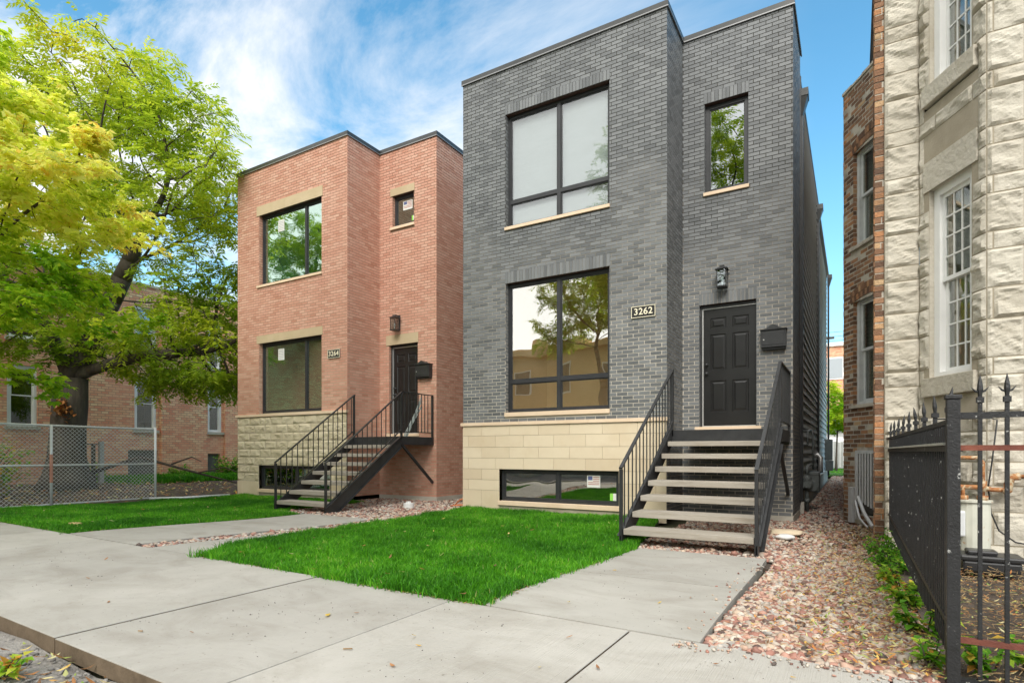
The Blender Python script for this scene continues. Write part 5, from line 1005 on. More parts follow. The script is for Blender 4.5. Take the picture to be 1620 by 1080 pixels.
# ================================================================== VEGETATION AND LOOSE STUFF
def in_reg(L, R, y0f, y1, n, x0, x1, yb=None):
    """n random points in the region L(y) < x < R(y)"""
    ya = 3.2 if yb is None else yb; out = []
    Y = rng.uniform(ya, y1, n); Xs = rng.uniform(x0, x1, n); Lv = np.array([L(y) for y in Y]); Rv = np.array([R(y) for y in Y])
    ok = (Xs > Lv) & (Xs < Rv) & (Y > y0f(Xs)); return np.stack([Xs[ok], Y[ok]], 1)
def zG(y): t = np.clip((y - 3.5) / 3.5, 0, 1); return -.09 * t * t * (3 - 2 * t)
def blades(name, P, h0, h1, w, label, base=-.02):
    n = len(P); h = rng.uniform(h0, h1, n) * (0.70 + .6 * np.array([noise.noise(Vector((x * 1.5, y * 1.5, 5))) + .7 * noise.noise(Vector((x * 7, y * 7, 2))) + .5 for x, y in P])); a = rng.uniform(0, 2 * np.pi, n); lean = rng.uniform(.1, .75, n) * h; la = rng.uniform(0, 2 * np.pi, n)
    z = zG(P[:, 1]) + base; dx, dy = np.cos(a) * w / 2, np.sin(a) * w / 2; lx, ly = np.cos(la) * lean, np.sin(la) * lean
    V = np.zeros((n, 5, 3)); B_ = np.stack([P[:, 0], P[:, 1], z], 1)
    V[:, 0] = B_ + np.stack([-dx, -dy, 0 * h], 1); V[:, 1] = B_ + np.stack([dx, dy, 0 * h], 1); mid = B_ + np.stack([lx * .35, ly * .35, h * .6], 1)
    V[:, 2] = mid + np.stack([dx * .8, dy * .8, 0 * h], 1); V[:, 3] = mid - np.stack([dx * .8, dy * .8, 0 * h], 1); V[:, 4] = B_ + np.stack([lx, ly, h * (1 - .25 * lean / h)], 1)
    o = np.arange(n)[:, None] * 5; Q = o + np.array([[0, 1, 2, 3]]); T = o + np.array([[3, 2, 4]])
    patch = np.array([noise.noise(Vector((x * .9, y * .9, 1))) + .6 * noise.noise(Vector((x * 5, y * 5, 8))) for x, y in P]); r = np.clip(rng.beta(2.0, 2.4, n) * .85 + patch * .45 + (rng.random(n) > .98) * .5 - .04, 0, 1)
    return tag(np_mesh(name, V.reshape(-1, 3), Q, T, 'blade', np.repeat(r, 5), at=(P[0][0], P[0][1], 0)), label, 'grass', kind='stuff')
sb = lambda xs: swb(xs) + .03
sb0 = lambda xs: swb(xs) - .012
nearP = in_reg(cl_L, cl_R, sb0, 9.84, 230000, -7, -2.2); keep = rng.random(len(nearP)) < np.clip(1.25 - .09 * (nearP[:, 1] - 3.3), .45, 1); nearP = nearP[keep]
# ragged edge: extra tufts hanging over the slabs
blades('lawn_grass', nearP, .05, .105, .0075, 'lush green lawn before the charcoal house')
lp = in_reg(ll_L, ll_R, sb0, 9.84, 160000, -14.4, -8.9); blades('lawn_grass', lp, .04, .075, .010, 'lush green lawn before the red brick house')
def edge_pts(n):
    out = []
    for _ in range(n):
        k = random.random()
        if k < .38: x = random.uniform(-5.85, -2.27); out.append((x, swb(x) + random.gauss(.01, .03)))
        elif k < .60: y = random.uniform(3.4, 6.9); out.append((cl_R(y) + random.gauss(.01, .03), y))
        elif k < .80: y = random.uniform(3.4, 9.6); out.append((cl_L(y) + random.gauss(-.01, .035), y))
        elif k < .92: x = random.uniform(-14.2, -8.97); out.append((x, swb(x) + random.gauss(.01, .03)))
        else: y = random.uniform(3.5, 7.3); out.append((ll_R(y) + random.gauss(.01, .03), y))
    return np.array(out)
ep = edge_pts(5200); ep = ep[np.array([noise.noise(Vector((x * 2.4, y * 2.4, 7))) > -.12 for x, y in ep])]
blades('edge_grass', ep, .05, .13, .008, 'longer stray blades flopping over the lawn edges')
es = edge_pts(3000); es = es[np.array([noise.noise(Vector((x * 1.7, y * 1.7, 17))) > -.05 for x, y in es])]
up = in_reg(lambda y: -9.95, lambda y: -8.9, sb, 9.6, 6000, -9.95, -8.9, 7.5); 
bg = in_reg(lambda y: -25.9, lambda y: -22.2, sb, 22, 42000, -25.9, -22, 11.0); bg2 = in_reg(lambda y: -22.3, lambda y: -15, sb, 30, 40000, -22.3, -15, 17.5); blades('wild_grass', np.concatenate([bg, bg2]), .12, .30, .03, 'uncut grass along the apartment wall')
bb = in_reg(lambda y: -5, lambda y: 3, sb, 43, 22000, -5, 3, 31); blades('back_lawn_grass', bb, .05, .10, .03, 'bright strip of grass at the end of the gravel alley', base=.02)
# ---- pebbles
def ico(sub):
    bm = bmesh.new(); bmesh.ops.create_icosphere(bm, subdivisions=sub, radius=1); v = np.array([v.co[:] for v in bm.verts]); f = np.array([[x.index for x in fc.verts] for fc in bm.faces]); bm.free(); return v, f
ICO = {s: ico(s) for s in (1, 2)}
def pebbles(P, s0, s1, zf, sub=1, lift=.6, flat=(.45, .8)):
    v, f = ICO[sub]; n = len(P); s = rng.uniform(s0, s1, n) * np.exp(rng.normal(0, .22, n)); ax = np.stack([s * rng.uniform(.8, 1.5, n), s * rng.uniform(.7, 1.05, n), s * rng.uniform(flat[0], flat[1], n)], 1)
    var = rng.normal(0, .11, (n, len(v), 1)); base = v[None] * (1 + var) * ax[:, None]
    a, b, c = rng.uniform(0, 2 * np.pi, n), rng.normal(0, .35, n), rng.normal(0, .35, n)
    x, y, z = base[..., 0], base[..., 1], base[..., 2]
    y, z = y * np.cos(b)[:, None] - z * np.sin(b)[:, None], y * np.sin(b)[:, None] + z * np.cos(b)[:, None]; x, z = x * np.cos(c)[:, None] + z * np.sin(c)[:, None], -x * np.sin(c)[:, None] + z * np.cos(c)[:, None]
    x, y = x * np.cos(a)[:, None] - y * np.sin(a)[:, None], x * np.sin(a)[:, None] + y * np.cos(a)[:, None]
    zz_ = zf(P[:, 0], P[:, 1]) + ax[:, 2] * rng.uniform(.2, 1.4 * lift, n)
    V = np.stack([x + P[:, 0:1], y + P[:, 1:2], z + zz_[:, None]], 2); T = f[None] + (np.arange(n) * len(v))[:, None, None]
    return V.reshape(-1, 3), T.reshape(-1, 3), np.repeat(rng.random(n), len(v))
def join_np(name, parts, mats, label, cat, smooth=True):
    V = []; T = []; R = []; o = 0
    for v, t, r in parts: V.append(v); T.append(t + o); R.append(r); o += len(v)
    V = np.concatenate(V); return tag(np_mesh(name, V, np.zeros((0, 4), int), np.concatenate(T), mats, np.concatenate(R), smooth=smooth, at=tuple(V[0])), label, cat, kind='stuff')
gL = lambda y: -.74 if y < 6.86 else (-2.42 if y < 10.9 else -.88)
gR = lerp([(3.3, .40), (8.0, .33), (8.4, .3), (10.3, .3), (11.3, -.16), (16, -.16), (30, -.16)])
zf = lambda x, y: zG(y) - .035 + .004 * np.maximum(0, y - 12)
g0 = lambda y: gL(y) if y < 6.86 else -.80
parts = [pebbles(in_reg(g0, gR, lambda x: swb(x) + .0 * x + .015, 5.2, 11000, -.8, .42), .011, .024, zf, 2), pebbles(in_reg(g0, gR, sb, 8.2, 15000, -.9, .42, 5.2), .011, .024, zf, 1),
         pebbles(in_reg(lambda y: -.86, gR, sb, 30, 14000, -.9, .4, 8.2), .016, .03, zf, 1), pebbles(in_reg(lambda y: -2.42, lambda y: -.8, sb, 10.9, 9000, -2.45, -.8, 6.87), .013, .027, zf, 1)]
sp_ = np.concatenate([in_reg(lambda y: -1.1, lambda y: -.78, sb, 6.6, 260, -1.1, -.78), np.stack([rng.uniform(-.9, .3, 130), 3.33 - np.abs(rng.normal(0, .06, 130))], 1)]); sp_ = sp_[rng.random(len(sp_)) < np.where(sp_[:, 1] > 3.36, np.clip((sp_[:, 0] + 1.0) * 3.5, .0, 1), 1)]
parts.append(pebbles(sp_, .004, .012, lambda x, y: zG(y) + .001, 1))
join_np('gravel', parts, 'pebble', 'pink and tan river pebbles filling the strip beside the charcoal house', 'gravel')
rL = lerp([(3.3, -7.18), (7.4, -7.18), (7.5, -9.6), (9.0, -10.3), (10.96, -10.38), (11.0, -8.55), (26, -8.55)]); rR = lerp([(3.3, -6.87), (6, -6.82), (10.9, -7.15), (26, -7.1)])
zf2 = lambda x, y: zG(y) - .028
parts = [pebbles(in_reg(rL, rR, sb, 7.4, 12000, -9.8, -6.7), .015, .028, zf2, 1), pebbles(in_reg(rL, rR, sb, 11, 16000, -10.4, -6.8, 7.4), .016, .030, zf2, 1), pebbles(in_reg(rL, rR, sb, 22, 3500, -8.6, -7, 11), .018, .034, zf2, 1)]
join_np('pebbles', parts, 'pebble', 'pink and tan river pebbles in the narrow band and bed beside the red house stairs', 'gravel')
Mt['rubble'] = mat('rubble_stones', (.20, .185, .165), (.32, .30, .28), 7, 6, rough=.9, bump=.6, bscale=40, attr=True, attr_mix=.7, stops=[(0, (.07, .065, .06)), (.5, (.20, .185, .17)), (1, (.36, .34, .31))])
zp = lambda x, y: np.full_like(x, -.095)
pk = in_reg(lambda y: -9, lambda y: -1.5, lambda x: 0 * x - 2, 1.62, 9000, -8.5, -1.5, .2); pk = pk[pk[:, 1] < 1.51 - .0285 * (pk[:, 0] + 2.8) - .03]
o = join_np('rubble', [pebbles(pk[rng.random(len(pk)) < .6], .004, .022, zp, 1, flat=(.25, .5))], 'rubble', 'grey stone rubble and grit in the strip beside the pavement edge', 'rubble')
for i, (x, y, s) in enumerate(((-3.9, 1.05, .12), (-3.35, 1.12, .07), (-4.4, 1.25, .09), (-3.0, 1.05, .055))): stone('rubble_stone', (x, y, -.10), (s, s * .75, s * .45), 'rubble', ('largest pale stone in the rubble at the bottom left', 'stone in the rubble close to the pavement edge, second from the right', 'stone in the rubble furthest left', 'small stone in the rubble nearest the bottom of the photo')[i], 'stone', i + 5, 'rubble stones', i)
# ---- leaf litter: small curled leaves
def leaves_flat(P, s0, s1, zf_, curl=.35):
    n = len(P); s = rng.uniform(s0, s1, n); a = rng.uniform(0, 2 * np.pi, n); w = s * rng.uniform(.35, .75, n); c = rng.uniform(0, curl, n) * s
    T6 = np.array([[-1, 0, .5], [-.3, -.5, .0], [.4, -.45, .1], [1, 0, .6], [.4, .45, .1], [-.3, .5, .0], [0, 0, .15]])
    x = T6[None, :, 0] * s[:, None]; y = T6[None, :, 1] * 2 * w[:, None] * .5; z = T6[None, :, 2] * c[:, None] + rng.normal(0, .12, (n, 7)) * s[:, None] * curl
    tl = rng.normal(0, .25, n)[:, None]; z = z + x * tl
    X_ = x * np.cos(a)[:, None] - y * np.sin(a)[:, None] + P[:, 0:1]; Y_ = x * np.sin(a)[:, None] + y * np.cos(a)[:, None] + P[:, 1:2]; z0 = zf_(P[:, 0], P[:, 1])
    V = np.stack([X_, Y_, z + z0[:, None] + np.abs(tl) * s[:, None]], 2); F = np.array([[6, i, (i + 1) % 6] for i in range(6)]); T = F[None] + (np.arange(n) * 7)[:, None, None]
    return V.reshape(-1, 3), T.reshape(-1, 3), np.repeat(rng.random(n), 7)
zl = lambda x, y: zG(y) + .012
fence_bias = in_reg(lambda y: -.7, gR, sb, 10.5, 19000, -.8, .42); kp = rng.random(len(fence_bias)) < np.clip((fence_bias[:, 0] + .7) * .75, .07, 1) * np.clip(1.5 - .08 * fence_bias[:, 1], .3, 1); fb_ = fence_bias[kp]
join_np('leaf_litter', [leaves_flat(fb_, .010, .026, zl)], 'litter', 'fallen leaves scattered over the gravel', 'leaf litter', smooth=False)
yd = in_reg(lambda y: .44, lambda y: 2.6, sb, 7.9, 9000, .44, 2.6, 3.3); zy = lambda x, y: zG(y) * .3 + .018 + .03 * rng.random(len(x))
o = join_np('yard_leaf_litter', [leaves_flat(yd[rng.random(len(yd)) < .62], .008, .026, zy, .5)], 'litter', 'brown leaf and twig litter on the graystone yard soil', 'leaf litter', smooth=False)
n = 2600; T_ = in_reg(lambda y: .44, lambda y: 2.4, sb, 7.5, n, .44, 2.4, 3.35); m_ = MB()
for x, y in T_:
    a = random.uniform(0, 6.28); l = random.uniform(.02, .07); z = .02 + random.random() * .03; m_.tube([(x, y, z), (x + math.cos(a) * l, y + math.sin(a) * l, z + random.uniform(-.008, .015))], random.uniform(.0015, .003), 3, caps=False)
Mt['straw'] = mat('dry_twigs', (.20, .12, .06), (.42, .30, .15), 9, 4, rough=.9); tag(m_.build('twig_litter', 'straw', at=(1, 5, 0)), 'dry twigs and straw strewn over the graystone yard', 'twig litter', kind='stuff')
pl = pk[rng.random(len(pk)) < .16]; join_np('kerbside_leaves', [leaves_flat(pl, .015, .045, lambda x, y: np.full_like(x, -.062), .5)], 'litter', 'orange and brown leaves caught in the rubble by the pavement edge', 'leaf litter', smooth=False)
lt = in_reg(lambda y: -25.5, lambda y: -14.3, sb, 13, 3800, -25.5, -14.2, 3.4); lt = lt[rng.random(len(lt)) < .5]; join_np('lot_leaves', [leaves_flat(lt, .04, .09, lambda x, y: zG(y) + .03 * 0 + .02, .4)], 'litter', 'fallen leaves on the dark soil of the vacant lot', 'leaf litter', smooth=False)
join_np('edge_litter', [leaves_flat(es, .004, .016, lambda x, y: zG(y) + .004, .4)], 'litter', 'dry clippings and soil crumbs along the lawn edges', 'leaf litter', smooth=False)
ll_ = np.concatenate([nearP[rng.choice(len(nearP), 55)], lp[rng.choice(len(lp), 45)]]); join_np('lawn_leaves', [leaves_flat(ll_, .02, .04, lambda x, y: zG(y) + .055, .5)], 'litter', 'a few fallen leaves resting on the lawns', 'leaf litter', smooth=False)
gp = np.stack([rng.uniform(-9, .2, 1500), rng.uniform(1.45, 3.3, 1500)], 1); gp = gp[(gp[:, 1] > swf(gp[:, 0]) + .01) & (gp[:, 1] < swb(gp[:, 0]) - .01)]; gp2 = np.stack([rng.uniform(-2.2, -.8, 260), rng.uniform(3.4, 6.8, 260)], 1); gp = np.concatenate([gp, gp2]); gp = gp[np.array([noise.noise(Vector((x * 1.1, y * 1.6, 31))) > rng.uniform(-.15, .35) for x, y in gp])]
gv, gt, gr = pebbles(gp, .0012, .0038, lambda x, y: zG(y) + .001, 1); join_np('grit', [(gv, gt, gr * .35)], 'rubble', 'fine dark grit scattered over the concrete', 'grit')
# single leaves on the pavement and slabs
Mt['dead_leaf_y'] = leaf_mat('yellow_dead_leaf', [(0, (.70, .50, .05)), (1, (.62, .36, .05))], .2); Mt['dead_leaf_b'] = leaf_mat('brown_dead_leaf', [(0, (.22, .10, .04)), (1, (.42, .20, .08))], .1)
spots_ = [(-2.98, 2.66, 0, .045, 'largest yellow leaf on the pavement, left of centre'), (-2.86, 2.80, 1, .02, 'small brown leaf just behind the largest yellow one'), (-2.2, 2.6, 0, .024, 'yellow leaf on the middle pavement slab before the lawn tip'), (-2.08, 2.50, 0, .018, 'tiny yellow scrap of leaf beside the yellow leaf on the middle slab'),
    (-3.4, 2.0, 1, .02, 'brown leaf near the street edge of the second slab'), (-2.0, 2.2, 1, .03, 'dark brown leaf in the lower middle of the pavement'), (-1.35, 2.55, 0, .02, 'yellow leaf on the slab before the long diagonal joint'), (-1.42, 3.05, 1, .024, 'brown leaf on the pavement next to the walk joint'), (-1.10, 2.7, 1, .022, 'brown leaf right beside the long pavement joint'), (-.6, 3.05, 1, .02, 'brown leaf on the pavement close to the gravel corner'),
    (-1.75, 3.75, 0, .026, 'yellow leaf on the front bay of the charcoal house walk'), (-1.2, 4.1, 0, .024, 'yellow leaf right of centre on the charcoal house walk'), (-1.95, 5.2, 0, .028, 'yellow leaf on the rear bay of the walk near the lawn'), (-1.05, 4.4, 1, .02, 'brown leaf near the gravel side of the charcoal house walk'), (-5.6, 2.4, 1, .03, 'brown leaf on the far left pavement slab'), (-6.4, 2.9, 1, .028, 'brown leaf furthest left on the pavement'),
    (-.25, 3.05, 0, .02, 'yellow leaf on the pavement in front of the gravel'), (-4.6, 2.1, 1, .03, 'brown leaf left on the pavement near its street edge'), (-8.2, 5.0, 1, .03, 'brown leaf on the walk of the red house')]
for i, (x, y, k, s, lab) in enumerate(spots_):
    v, t_, r = leaves_flat(np.array([[x, y]]), s, s * 1.05, lambda a, b: zG(b) + .006, .4)
    tag(np_mesh('fallen_leaf', v, np.zeros((0, 4), int), t_, 'dead_leaf_b' if k else 'dead_leaf_y', r, at=(x, y, .0)), lab, 'leaf', 'fallen leaves on the concrete')
for i, (x, y, a, l) in enumerate(((-2.4, 2.25, .5, .05), (-3.7, 1.85, .2, .035))): t = MB(); t.tube([(x, y, .006), (x + l * math.cos(a), y + l * math.sin(a), .008)], .004, 5); tag(t.build('twig', 'straw', at=(x, y, 0)), ('short dark twig on the pavement', 'shorter twig near the left pavement edge')[i], 'twig')
# ---- leafy weeds
def leaf_cards(P, N, s0, s1, up=.5):
    """one folded leaf blade per point, 6 verts"""
    n = len(P); s = rng.uniform(s0, s1, n); d = N / (np.linalg.norm(N, axis=1, keepdims=True) + 1e-9); side = np.cross(d, np.array([0, 0, 1.0])) + 1e-6; side /= np.linalg.norm(side, axis=1, keepdims=True); nrm = np.cross(side, d)
    tmpl = [(0, 0, 0), (.45, .34, .10), (1.0, 0, -.12), (.45, -.34, .10)]; V = np.zeros((n, 4, 3))
    for k, (a, b, c) in enumerate(tmpl): V[:, k] = P + d * (a * s)[:, None] + side * (b * s)[:, None] + nrm * (c * s)[:, None]
    o = np.arange(n)[:, None] * 4; T = np.concatenate([o + np.array([[0, 1, 2]]), o + np.array([[0, 2, 3]])]); return V.reshape(-1, 3), T, n
def weed(c, r, h, n, s0, s1, label, tone=.45, mats='bush_leaf', name='weed_plant', cat='plant', group=None):
    th = thing(name, c, label, cat, group); P = []; D = []; m_ = MB(); ns = max(4, n // 22)
    for i in range(ns):
        a = random.uniform(0, 6.28); rr = r * math.sqrt(random.random()); tip = Vector((c[0] + rr * math.cos(a), c[1] + rr * math.sin(a), c[2] + h * random.uniform(.45, 1))); b0 = Vector((c[0] + rr * .3 * math.cos(a), c[1] + rr * .3 * math.sin(a), c[2])); m_.tube([b0, (b0 + tip) / 2 + Vector((0, 0, h * .08)), tip], [.005 * (1 + h), .004 * (1 + h), .002], 4, caps=False)
        for k in range(n // ns): t_ = random.uniform(.25, 1); p = b0.lerp(tip, t_); P.append(p + Vector([random.uniform(-.25, .25) * r * .5 for _ in range(3)])); D.append((random.uniform(-1, 1), random.uniform(-1, 1), random.uniform(-.5, .5)))
    m_.build('stem', 'bark', th); P = np.array([p[:] for p in P]); V, T, n_ = leaf_cards(P, np.array(D), s0, s1); r_ = np.clip(rng.normal(tone, .2, n_), 0, 1); np_mesh('foliage', V, np.zeros((0, 4), int), T, mats, np.repeat(r_, 4), parent=th); return th
wl_ = [(.32, 7.3, .30, .34, 420, 'leafy green weed clump at the far end of the side fence', .4), (.33, 6.5, .24, .30, 360, 'dense green weed clump against the middle of the side fence', .4), (.34, 5.7, .22, .22, 300, 'yellowing weed clump along the side fence', .7), (.36, 5.0, .20, .20, 260, 'green and yellow weed clump under the side fence', .6), (.37, 4.3, .16, .16, 180, 'low weed sprouts close to the near half of the side fence', .55), (.33, 3.58, .09, .16, 70, 'small bright weed at the foot of the square post outside the fence', .6),
       (.56, 3.62, .13, .20, 130, 'bright green weed inside the fence beside the square post', .6), (.75, 3.75, .10, .14, 60, 'small yellow green weed inside the fence further right', .7), (.62, 6.4, .10, .12, 50, 'tiny green sprout in front of the black case', .5), (1.15, 5.4, .10, .14, 40, 'tiny bright sprout in the middle of the yard soil', .7)]
for x, y, r, h, n, lab, tone in wl_: weed((x, y, G(y) * (1 if x < .4 else .3)), r, h, n, .03, .075, lab, tone)
weed((-3.75, 1.2, -.09), .14, .14, 70, .04, .09, 'bright green weed in the kerbside rubble', .75)
weed((-18.6, 5.4, -.1), 1.3, 1.5, 1500, .10, .20, 'tangled yellow green brush behind the chain link at the left edge', .68, name='brush', cat='bush')
for i, (x, y, r, h, n) in enumerate(((-24.9, 16.4, .8, 1.0, 700), (-24.7, 18.2, .8, 1.0, 600), (-25.0, 14.2, .5, .6, 300), (-23.0, 16.9, .7, .7, 500), (-24.6, 10.6, .7, .9, 500))):
    weed((x, y, -.1), r, h, n, .08, .18, ('green bush under the narrow windows of the apartment wall', 'green bush beside the red house corner against the apartment wall', 'small bush at the bay corner of the apartment wall', 'low sprawling bush in the vacant lot near the red house', 'dark bush behind the chain link panel')[i], .45, name='bush', cat='bush')
# ---- trees: space colonisation skeleton, tapered limbs, leaf sprays
def grow(trunk, A, step, di, dk, iters=160, limbs=()):
    nodes = [np.array(p, float) for p in trunk]; par = [-1] + list(range(len(trunk) - 1))
    for si, pts in limbs:
        for q, p in enumerate(pts): par.append(si if q == 0 else len(nodes) - 1); nodes.append(np.array(p, float))
    A = A.copy(); N = np.array(nodes)
    D = np.linalg.norm(A[:, None] - N[None], axis=2); near = D.argmin(1); nd_ = D.min(1)
    for it in range(iters):
        act = nd_ < di
        if not act.any(): 
            if len(A) == 0: break
            act = nd_ <= nd_.min() + .01
        dirs = {}; 
        for a_i in np.where(act)[0]:
            v = A[a_i] - N[near[a_i]]; v /= np.linalg.norm(v) + 1e-9; k = int(near[a_i]); dirs[k] = dirs.get(k, 0) + v
        new = []; np_ = []
        for k, v in dirs.items():
            l = np.linalg.norm(v)
            if l < 1e-3: v = rng.normal(0, 1, 3); l = np.linalg.norm(v)
            v = v / l + rng.normal(0, .17, 3); v /= np.linalg.norm(v); new.append(N[k] + v * step); np_.append(k)
        if not new: break
        base = len(N); new = np.array(new); N = np.vstack([N, new]); par += np_; D = np.linalg.norm(A[:, None] - new[None], axis=2); mn = D.min(1); am = D.argmin(1) + base; up_ = mn < nd_; near[up_] = am[up_]; nd_[up_] = mn[up_]; keep_ = nd_ > dk
        if len(N) > 9000: break
        A, near, nd_ = A[keep_], near[keep_], nd_[keep_]
        if len(A) == 0: break
    return N, par
def tree(name, trunk, r_trunk, A, step, di, dk, label, cat_, leafm, tones, leaf_n, lsize, kind_='pinnate', r0=.008, group=None, expo=2.25, droop=.35, mats_bark='bark', leaf_rmax=.022, limbs=()):
    N, par = grow(trunk, A, step, di, dk, limbs=limbs); n = len(N); ch = [[] for _ in range(n)]
    for i, p in enumerate(par):
        if p >= 0: ch[p].append(i)
    rad = np.zeros(n)
    for i in range(n - 1, -1, -1): rad[i] = r0 if not ch[i] else sum(rad[c] ** expo for c in ch[i]) ** (1 / expo)
    sc = r_trunk / rad[1]; rad = np.where(rad > .05, rad * (1 + (sc - 1) * np.clip((rad - .05) / (rad[1] - .05), 0, 1)), rad)
    th = thing(name, tuple(trunk[0]), label, cat_, group); T = MB(); Bm = MB(); nt_ = len(trunk)
    main = [max(c, key=lambda q: rad[q]) if c else -1 for c in ch]
    for _ in range(4):                                       # straighten the kinks of the thicker limbs
        M_ = N.copy()
        for i in range(nt_, n):
            if rad[i] > .018 and main[i] >= 0: M_[i] = .4 * N[i] + .3 * (N[par[i]] + N[main[i]])
        N = M_
    flare = [1.9, 1.35, 1.08] + [1] * 50
    T.tube([tuple(p) for p in trunk], [rad[min(max(1, i), nt_ - 1)] * flare[i] for i in range(nt_)], 14)
    for i in range(nt_, n):
        p = par[i]; r1 = rad[i]; r0_ = min(rad[p], r1 * 1.25) ; k = 10 if r1 > .06 else (5 if r1 > .02 else 3); Bm.tube([tuple(N[p]), tuple(N[i])], [r0_, r1], k, caps=(r1 > .06))
    T.build('trunk', mats_bark, th, smooth=True); Bm.build('branches', mats_bark, th, smooth=True)
    ends = [i for i in range(nt_, n) if rad[i] < leaf_rmax]; ends = np.array(ends); idx = rng.choice(ends, leaf_n); P0 = N[idx] + rng.normal(0, step * .38, (leaf_n, 3)); pa = N[np.array(par)[idx]]
    d = N[idx] - pa; d /= np.linalg.norm(d, axis=1, keepdims=True) + 1e-9; d = d + rng.normal(0, .75, (leaf_n, 3)); d[:, 2] = d[:, 2] * .45 - droop; d /= np.linalg.norm(d, axis=1, keepdims=True)
    side = np.cross(d, np.array([0, 0, 1.0])); side /= np.linalg.norm(side, axis=1, keepdims=True) + 1e-9; up_ = np.cross(side, d); L = rng.uniform(.7, 1.25, leaf_n) * lsize; tone = tones(P0)
    Vs = []; Ts = []; R = []; base = 0
    if kind_ == 'pinnate': sp = [(t, sg) for t in (.18, .36, .54, .72, .9) for sg in (-1, 1)]; ll, lw = .36, .13
    else: sp = [(.0, a) for a in (-2.1, -1.05, 0, 1.05, 2.1)]; ll, lw = .62, .30
    for (t, sg) in sp:
        if kind_ == 'pinnate': o = P0 + d * (L * t)[:, None] - up_ * (L * .22 * t * t)[:, None]; ld = side * sg * .85 + d * .5 - up_ * .18
        else: o = P0; ld = d * math.cos(sg * .62) + side * math.sin(sg * .62) - up_ * .12
        ld = ld + rng.normal(0, .14, ld.shape); ld /= np.linalg.norm(ld, axis=1, keepdims=True); ls = np.cross(ld, up_ + rng.normal(0, .25, up_.shape)); ls /= np.linalg.norm(ls, axis=1, keepdims=True) + 1e-9; l = L * ll
        V = np.zeros((leaf_n, 4, 3)); V[:, 0] = o; V[:, 1] = o + ld * (l * .5)[:, None] + ls * (L * lw * .5)[:, None]; V[:, 2] = o + ld * l[:, None] - up_ * (l * .12)[:, None]; V[:, 3] = o + ld * (l * .5)[:, None] - ls * (L * lw * .5)[:, None]
        oo = base + np.arange(leaf_n)[:, None] * 4; Ts.append(oo + np.array([[0, 1, 2]])); Ts.append(oo + np.array([[0, 2, 3]])); Vs.append(V.reshape(-1, 3)); R.append(np.repeat(np.clip(tone + rng.normal(0, .07, leaf_n), 0, 1), 4)); base += leaf_n * 4
    np_mesh('crown', np.concatenate(Vs), np.zeros((0, 4), int), np.concatenate(Ts), leafm, np.concatenate(R), parent=th)
    return th
def sprays(ells, shell=.45):
    """attraction points: flat layered sprays scattered through the ellipsoids"""
    out = []
    for (cx, cy, cz, rx, ry, rz, ns, per) in ells:
        u = rng.normal(0, 1, (ns, 3)); u /= np.linalg.norm(u, axis=1, keepdims=True); rr = rng.uniform(shell, 1, ns) ** .7; c = np.array([cx, cy, cz]) + u * rr[:, None] * np.array([rx, ry, rz])
        for q in c: out.append(q + rng.normal(0, 1, (per, 3)) * np.array([.55, .55, .16]))
    return np.concatenate(out)
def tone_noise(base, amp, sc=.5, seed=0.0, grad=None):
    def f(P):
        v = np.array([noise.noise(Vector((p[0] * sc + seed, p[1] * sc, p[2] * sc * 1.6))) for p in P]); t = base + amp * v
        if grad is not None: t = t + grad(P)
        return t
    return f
# the big tree of the vacant lot
A = sprays([(-22.5, 8.0, 9.8, 5.2, 4.0, 3.8, 50, 8), (-18.0, 9.6, 9.2, 2.9, 2.6, 2.6, 30, 8), (-16.8, 10.6, 6.6, 1.8, 2.0, 2.4, 24, 8), (-17.6, 10.6, 4.4, 2.4, 2.0, 1.5, 38, 9), (-19.6, 9.8, 3.9, 1.9, 1.4, .8, 14, 9), (-21.5, 7.5, 5.4, 3.4, 3.0, 1.5, 30, 9), (-17.2, 9.6, 10.6, 1.8, 1.6, .8, 8, 7), (-19.9, 8.6, 12.2, 3.2, 2.5, 1.0, 18, 8), (-16.4, 10.4, 8.6, 1.5, 1.4, .8, 12, 8)], .3)
big = tree('large_tree', [(-20.7, 8.3, -.15), (-20.7, 8.3, .35), (-20.68, 8.3, .9), (-20.66, 8.32, 1.7), (-20.6, 8.35, 2.5), (-20.6, 8.35, 3.3)], .46, A, .30, 3.2, .34,
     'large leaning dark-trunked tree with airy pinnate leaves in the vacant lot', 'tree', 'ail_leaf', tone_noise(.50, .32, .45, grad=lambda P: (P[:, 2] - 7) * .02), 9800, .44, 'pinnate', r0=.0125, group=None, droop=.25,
     limbs=[(5, [(-20.2, 8.55, 3.62), (-19.6, 8.9, 3.82), (-18.9, 9.3, 3.98), (-18.2, 9.7, 4.08), (-17.5, 10.05, 4.12), (-16.8, 10.35, 4.08), (-16.2, 10.6, 3.98)]), (5, [(-20.8, 8.2, 4.0), (-21.1, 8.0, 4.7), (-21.3, 7.9, 5.5)]), (5, [(-20.35, 8.6, 4.1), (-20.0, 8.9, 4.9), (-19.6, 9.1, 5.8), (-19.2, 9.3, 6.8)])])
Pd = np.array([-20.25, 8.0, 2.35]) + rng.normal(0, 1, (160, 3)) * np.array([.10, .12, .16]); Vd, Td, nd__ = leaf_cards(Pd, rng.normal(0, 1, (160, 3)), .08, .18); Mt['torn_wood'] = leaf_mat('torn_orange_wood', [(0, (.30, .11, .03)), (1, (.52, .24, .08))], .1); np_mesh('torn_bark', Vd, np.zeros((0, 4), int), Td, 'torn_wood', np.repeat(rng.random(160), 4), parent=big)
lb = MB()
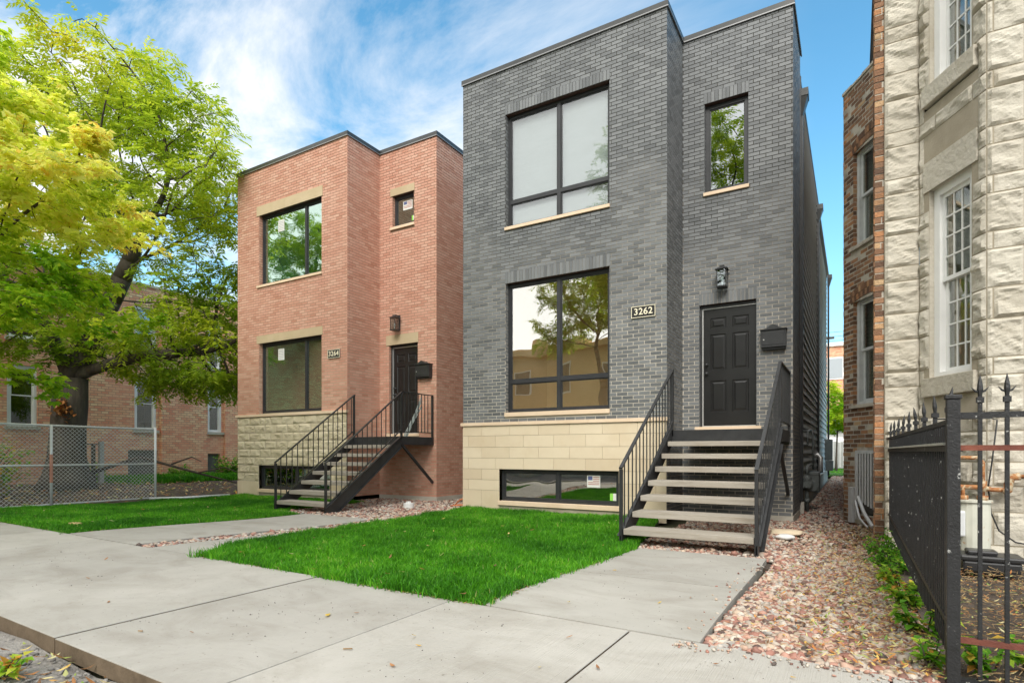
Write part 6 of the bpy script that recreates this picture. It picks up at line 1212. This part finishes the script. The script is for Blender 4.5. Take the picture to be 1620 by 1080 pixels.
for pts, r in (([(-20.9, 8.9, .35), (-20.3, 10.2, .9), (-19.4, 11.6, .35), (-18.6, 12.6, -.03)], [.06, .05, .035, .02]), ([(-19.9, 11.0, .65), (-19.2, 11.3, .9), (-18.5, 11.2, .75)], [.03, .02, .01]), ([(-19.4, 11.6, .35), (-18.3, 11.9, .55), (-17.6, 12.4, .2)], [.025, .018, .008])): lb.tube(pts, r, 6)
tag(lb.build('fallen_branch', 'bark', at=(-19.4, 11.6, 0), smooth=True), 'bare fallen branch arching over the soil beside the large tree', 'branch')
# yellow tree by the kerb, only its right side reaches into view
A = sprays([(-12.3, 4.4, 5.6, 1.5, 1.0, .6, 34, 9), (-13.4, 3.9, 7.2, 1.2, .9, .95, 20, 9), (-13.0, 4.2, 4.1, 1.5, 1.2, .8, 14, 8), (-14.0, 3.6, 2.7, 1.5, 1.2, .7, 12, 8), (-16.4, 1.8, 6.8, 2.2, 2.2, 2.4, 22, 9)], .25)
tree('yellow_tree', [(-16.6, .2, -.15), (-16.6, .2, .5), (-16.5, .25, 1.2), (-16.4, .3, 2.0), (-16.3, .4, 2.8)], .24, A, .24, 3.4, .30,
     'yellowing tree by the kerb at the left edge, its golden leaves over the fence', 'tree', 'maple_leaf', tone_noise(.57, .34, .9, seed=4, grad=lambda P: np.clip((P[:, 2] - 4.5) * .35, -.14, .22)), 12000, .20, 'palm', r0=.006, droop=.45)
# kerb trees behind the camera (reflected in the windows)
A = sprays([(0, 0, 11.6, 3.4, 2.6, 3.4, 60, 9), (2.0, .4, 9.0, 1.8, 1.8, 1.3, 18, 9), (-2, -.3, 8.2, 1.8, 1.6, 1.3, 18, 9)], .3) + np.array([-5.4, -2.9, 0])
kt = tree('street_tree', [(-5.4, -2.9, -.15), (-5.4, -2.9, .6), (-5.35, -2.9, 1.8), (-5.4, -2.85, 3.2), (-5.4, -2.9, 4.8)], .22, A, .38, 3.8, .42, 'green street tree across from the charcoal house, nearest of its row', 'tree', 'ail_leaf', tone_noise(.4, .3, .5), 6500, .42, 'pinnate', r0=.010, group='street trees by the far side of the pavement', leaf_rmax=.03)
dup(kt, (-20.5, -2.8, -.15), 'green street tree opposite the red brick house'); dup(kt, (-27, -2.4, -.6), 'green street tree furthest up the street'); dup(kt, (-12.5, -11.4, -.15), 'green street tree before the tan row house'); dup(kt, (-36, -11.4, -3.0), 'green street tree before the far red row house')
# small yellow-green tree seen down the alley
A = sprays([(-.9, 38, 3.5, 1.7, 1.5, 1.9, 40, 8)], .2)
tree('alley_tree', [(-.9, 38, -.1), (-.9, 38, .5), (-.88, 38, 1.2)], .10, A, .26, 3, .3, 'small bright yellow green tree at the end of the gravel alley', 'tree', 'maple_leaf', tone_noise(.5, .3, .6, seed=9), 5200, .22, 'palm', r0=.006)
print('scene built', len(bpy.data.objects))
